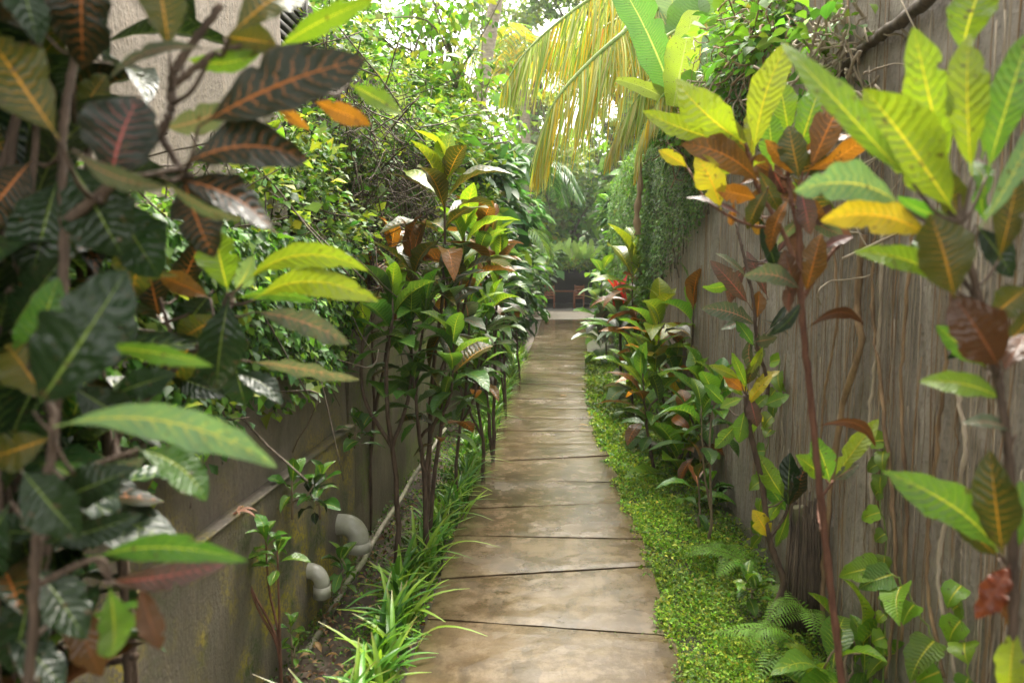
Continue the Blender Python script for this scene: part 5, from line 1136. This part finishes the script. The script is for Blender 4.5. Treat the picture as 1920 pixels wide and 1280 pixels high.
# plants in front of the pavilion roof
rg = RNG(9)
for i, pxx in enumerate((1022, 1042, 1062, 1082, 1102)):
    x = P(pxx, 500, 32.1)[0]; t = thing('banana_plant', ['leftmost', 'second from left', 'middle', 'second from right', 'rightmost'][i] + ' of the pale green banana tufts on the pavilion roof edge', 'banana plant', (x, 32.2, 2.0)); fo = MB(); n = 9
    th = rg.uniform(0, 6.28, n); el = np.radians(rg.uniform(45, 85, n)); d_ = np.stack([np.cos(th) * np.cos(el), np.sin(th) * np.cos(el), np.sin(el)], 1)
    fo.leaves(np.tile([x, 32.45, 2.02], (n, 1)) + rg.normal(0, .12, (n, 3)) * [1, .5, .1], d_, nrmz(rg.normal(0, .3, (n, 3)) + [0, -1, .2]), rg.uniform(.7, 1.1, n), .26, arch=.1, kind='banana', ca=np.array((.38, .58, .16)) * rg.uniform(.7, 1.3, (n, 1)), cb=(.4, .5, .2), nu=10, nv=2, seed=i); fo.build('foliage', M_BANANA, t)
t = thing('roof_creeper', 'ragged green creeper hanging from the pavilion eave', 'creeper', (cx, 32.4, 2)); fo = MB(); clump_leaves(fo, [(cx, 32.4, 1.98, 2.6, .25, .16)], 5000, .12, ['h_bright', 'h_mid', 'h_yel'], 190, 80, .14, kind='oval', nu=2); fo.build('foliage', M_LEAF, t)

# ------------------------------------------------------------------ banana plant above the right wall
t = thing('banana_plant', 'banana plant with a long green blade leaf leaning over the right wall', 'banana plant', (2.2, 6.8, 0))
st = curve([(2.1, 6.8, -.05), (2.0, 6.7, 1.8), (1.75, 6.5, 3.0)], 16); MB().tube(st, np.linspace(.12, .07, len(st)), 12).build('stem', M_STEM_GREEN, t)
def blade(bx, by, tx, ty, d, w, col, seed, roll=0, dd=0, side=0, arch=.08, curl=0):
    b = P(bx, by, d); tp = P(tx, ty, d + dd); ax = tp - b; L = np.linalg.norm(ax); ax /= L; n = nrmz(CAM - b + [0, 0, 1.5]); n = nrmz(n - ax * (n @ ax)); s = np.cross(ax, n); ro = math.radians(roll); n = n * math.cos(ro) + s * math.sin(ro)
    MB().leaves([b], ax, n, L, w * d / FPX, arch=arch, side=side, fold=.12, wave=.04, kind='banana', ca=col, cb=(.42, .5, .15), nu=40, nv=8, seed=seed, curl=curl, notch=True, twist=.2).build('leaf', M_BANANA, t)
blade(1262, 185, 1135, -70, 6.2, 64, (.11, .27, .06), 1, side=.03)
blade(1262, 185, 1400, 60, 6.6, 125, (.20, .33, .17), 2, side=.06, roll=-20)
blade(1262, 200, 1260, -40, 7.0, 130, (.24, .36, .18), 3)
blade(1262, 190, 1345, -70, 6.9, 110, (.14, .30, .05), 4)
blade(1280, 210, 1155, 150, 6.2, 26, (.28, .36, .05), 5, side=.05)
blade(1262, 200, 1420, 150, 6.9, 100, (.20, .34, .16), 6, roll=20, side=.05)
blade(1262, 200, 1300, 20, 6.0, 60, (.36, .48, .04), 7)
blade(1300, 210, 1215, 120, 6.8, 60, (.15, .30, .10), 8, roll=30)

# ------------------------------------------------------------------ air
a = N('humid_air'); pv = a.n('VolumePrincipled', {'Color': (0.95, 0.97, 0.93), 'Density': 0.0010, 'Anisotropy': 0.3})
a.t.links.new(pv.outputs[0], a.out.inputs['Volume'])
mb = MB(); mb.box(-45, 45, -6, 90, -1.2, 26); o = mb.build('haze', a.m, smooth=False); tag(o, kind='stuff')
o['label'] = 'thin bright humid air filling the lane'; o['category'] = 'haze'
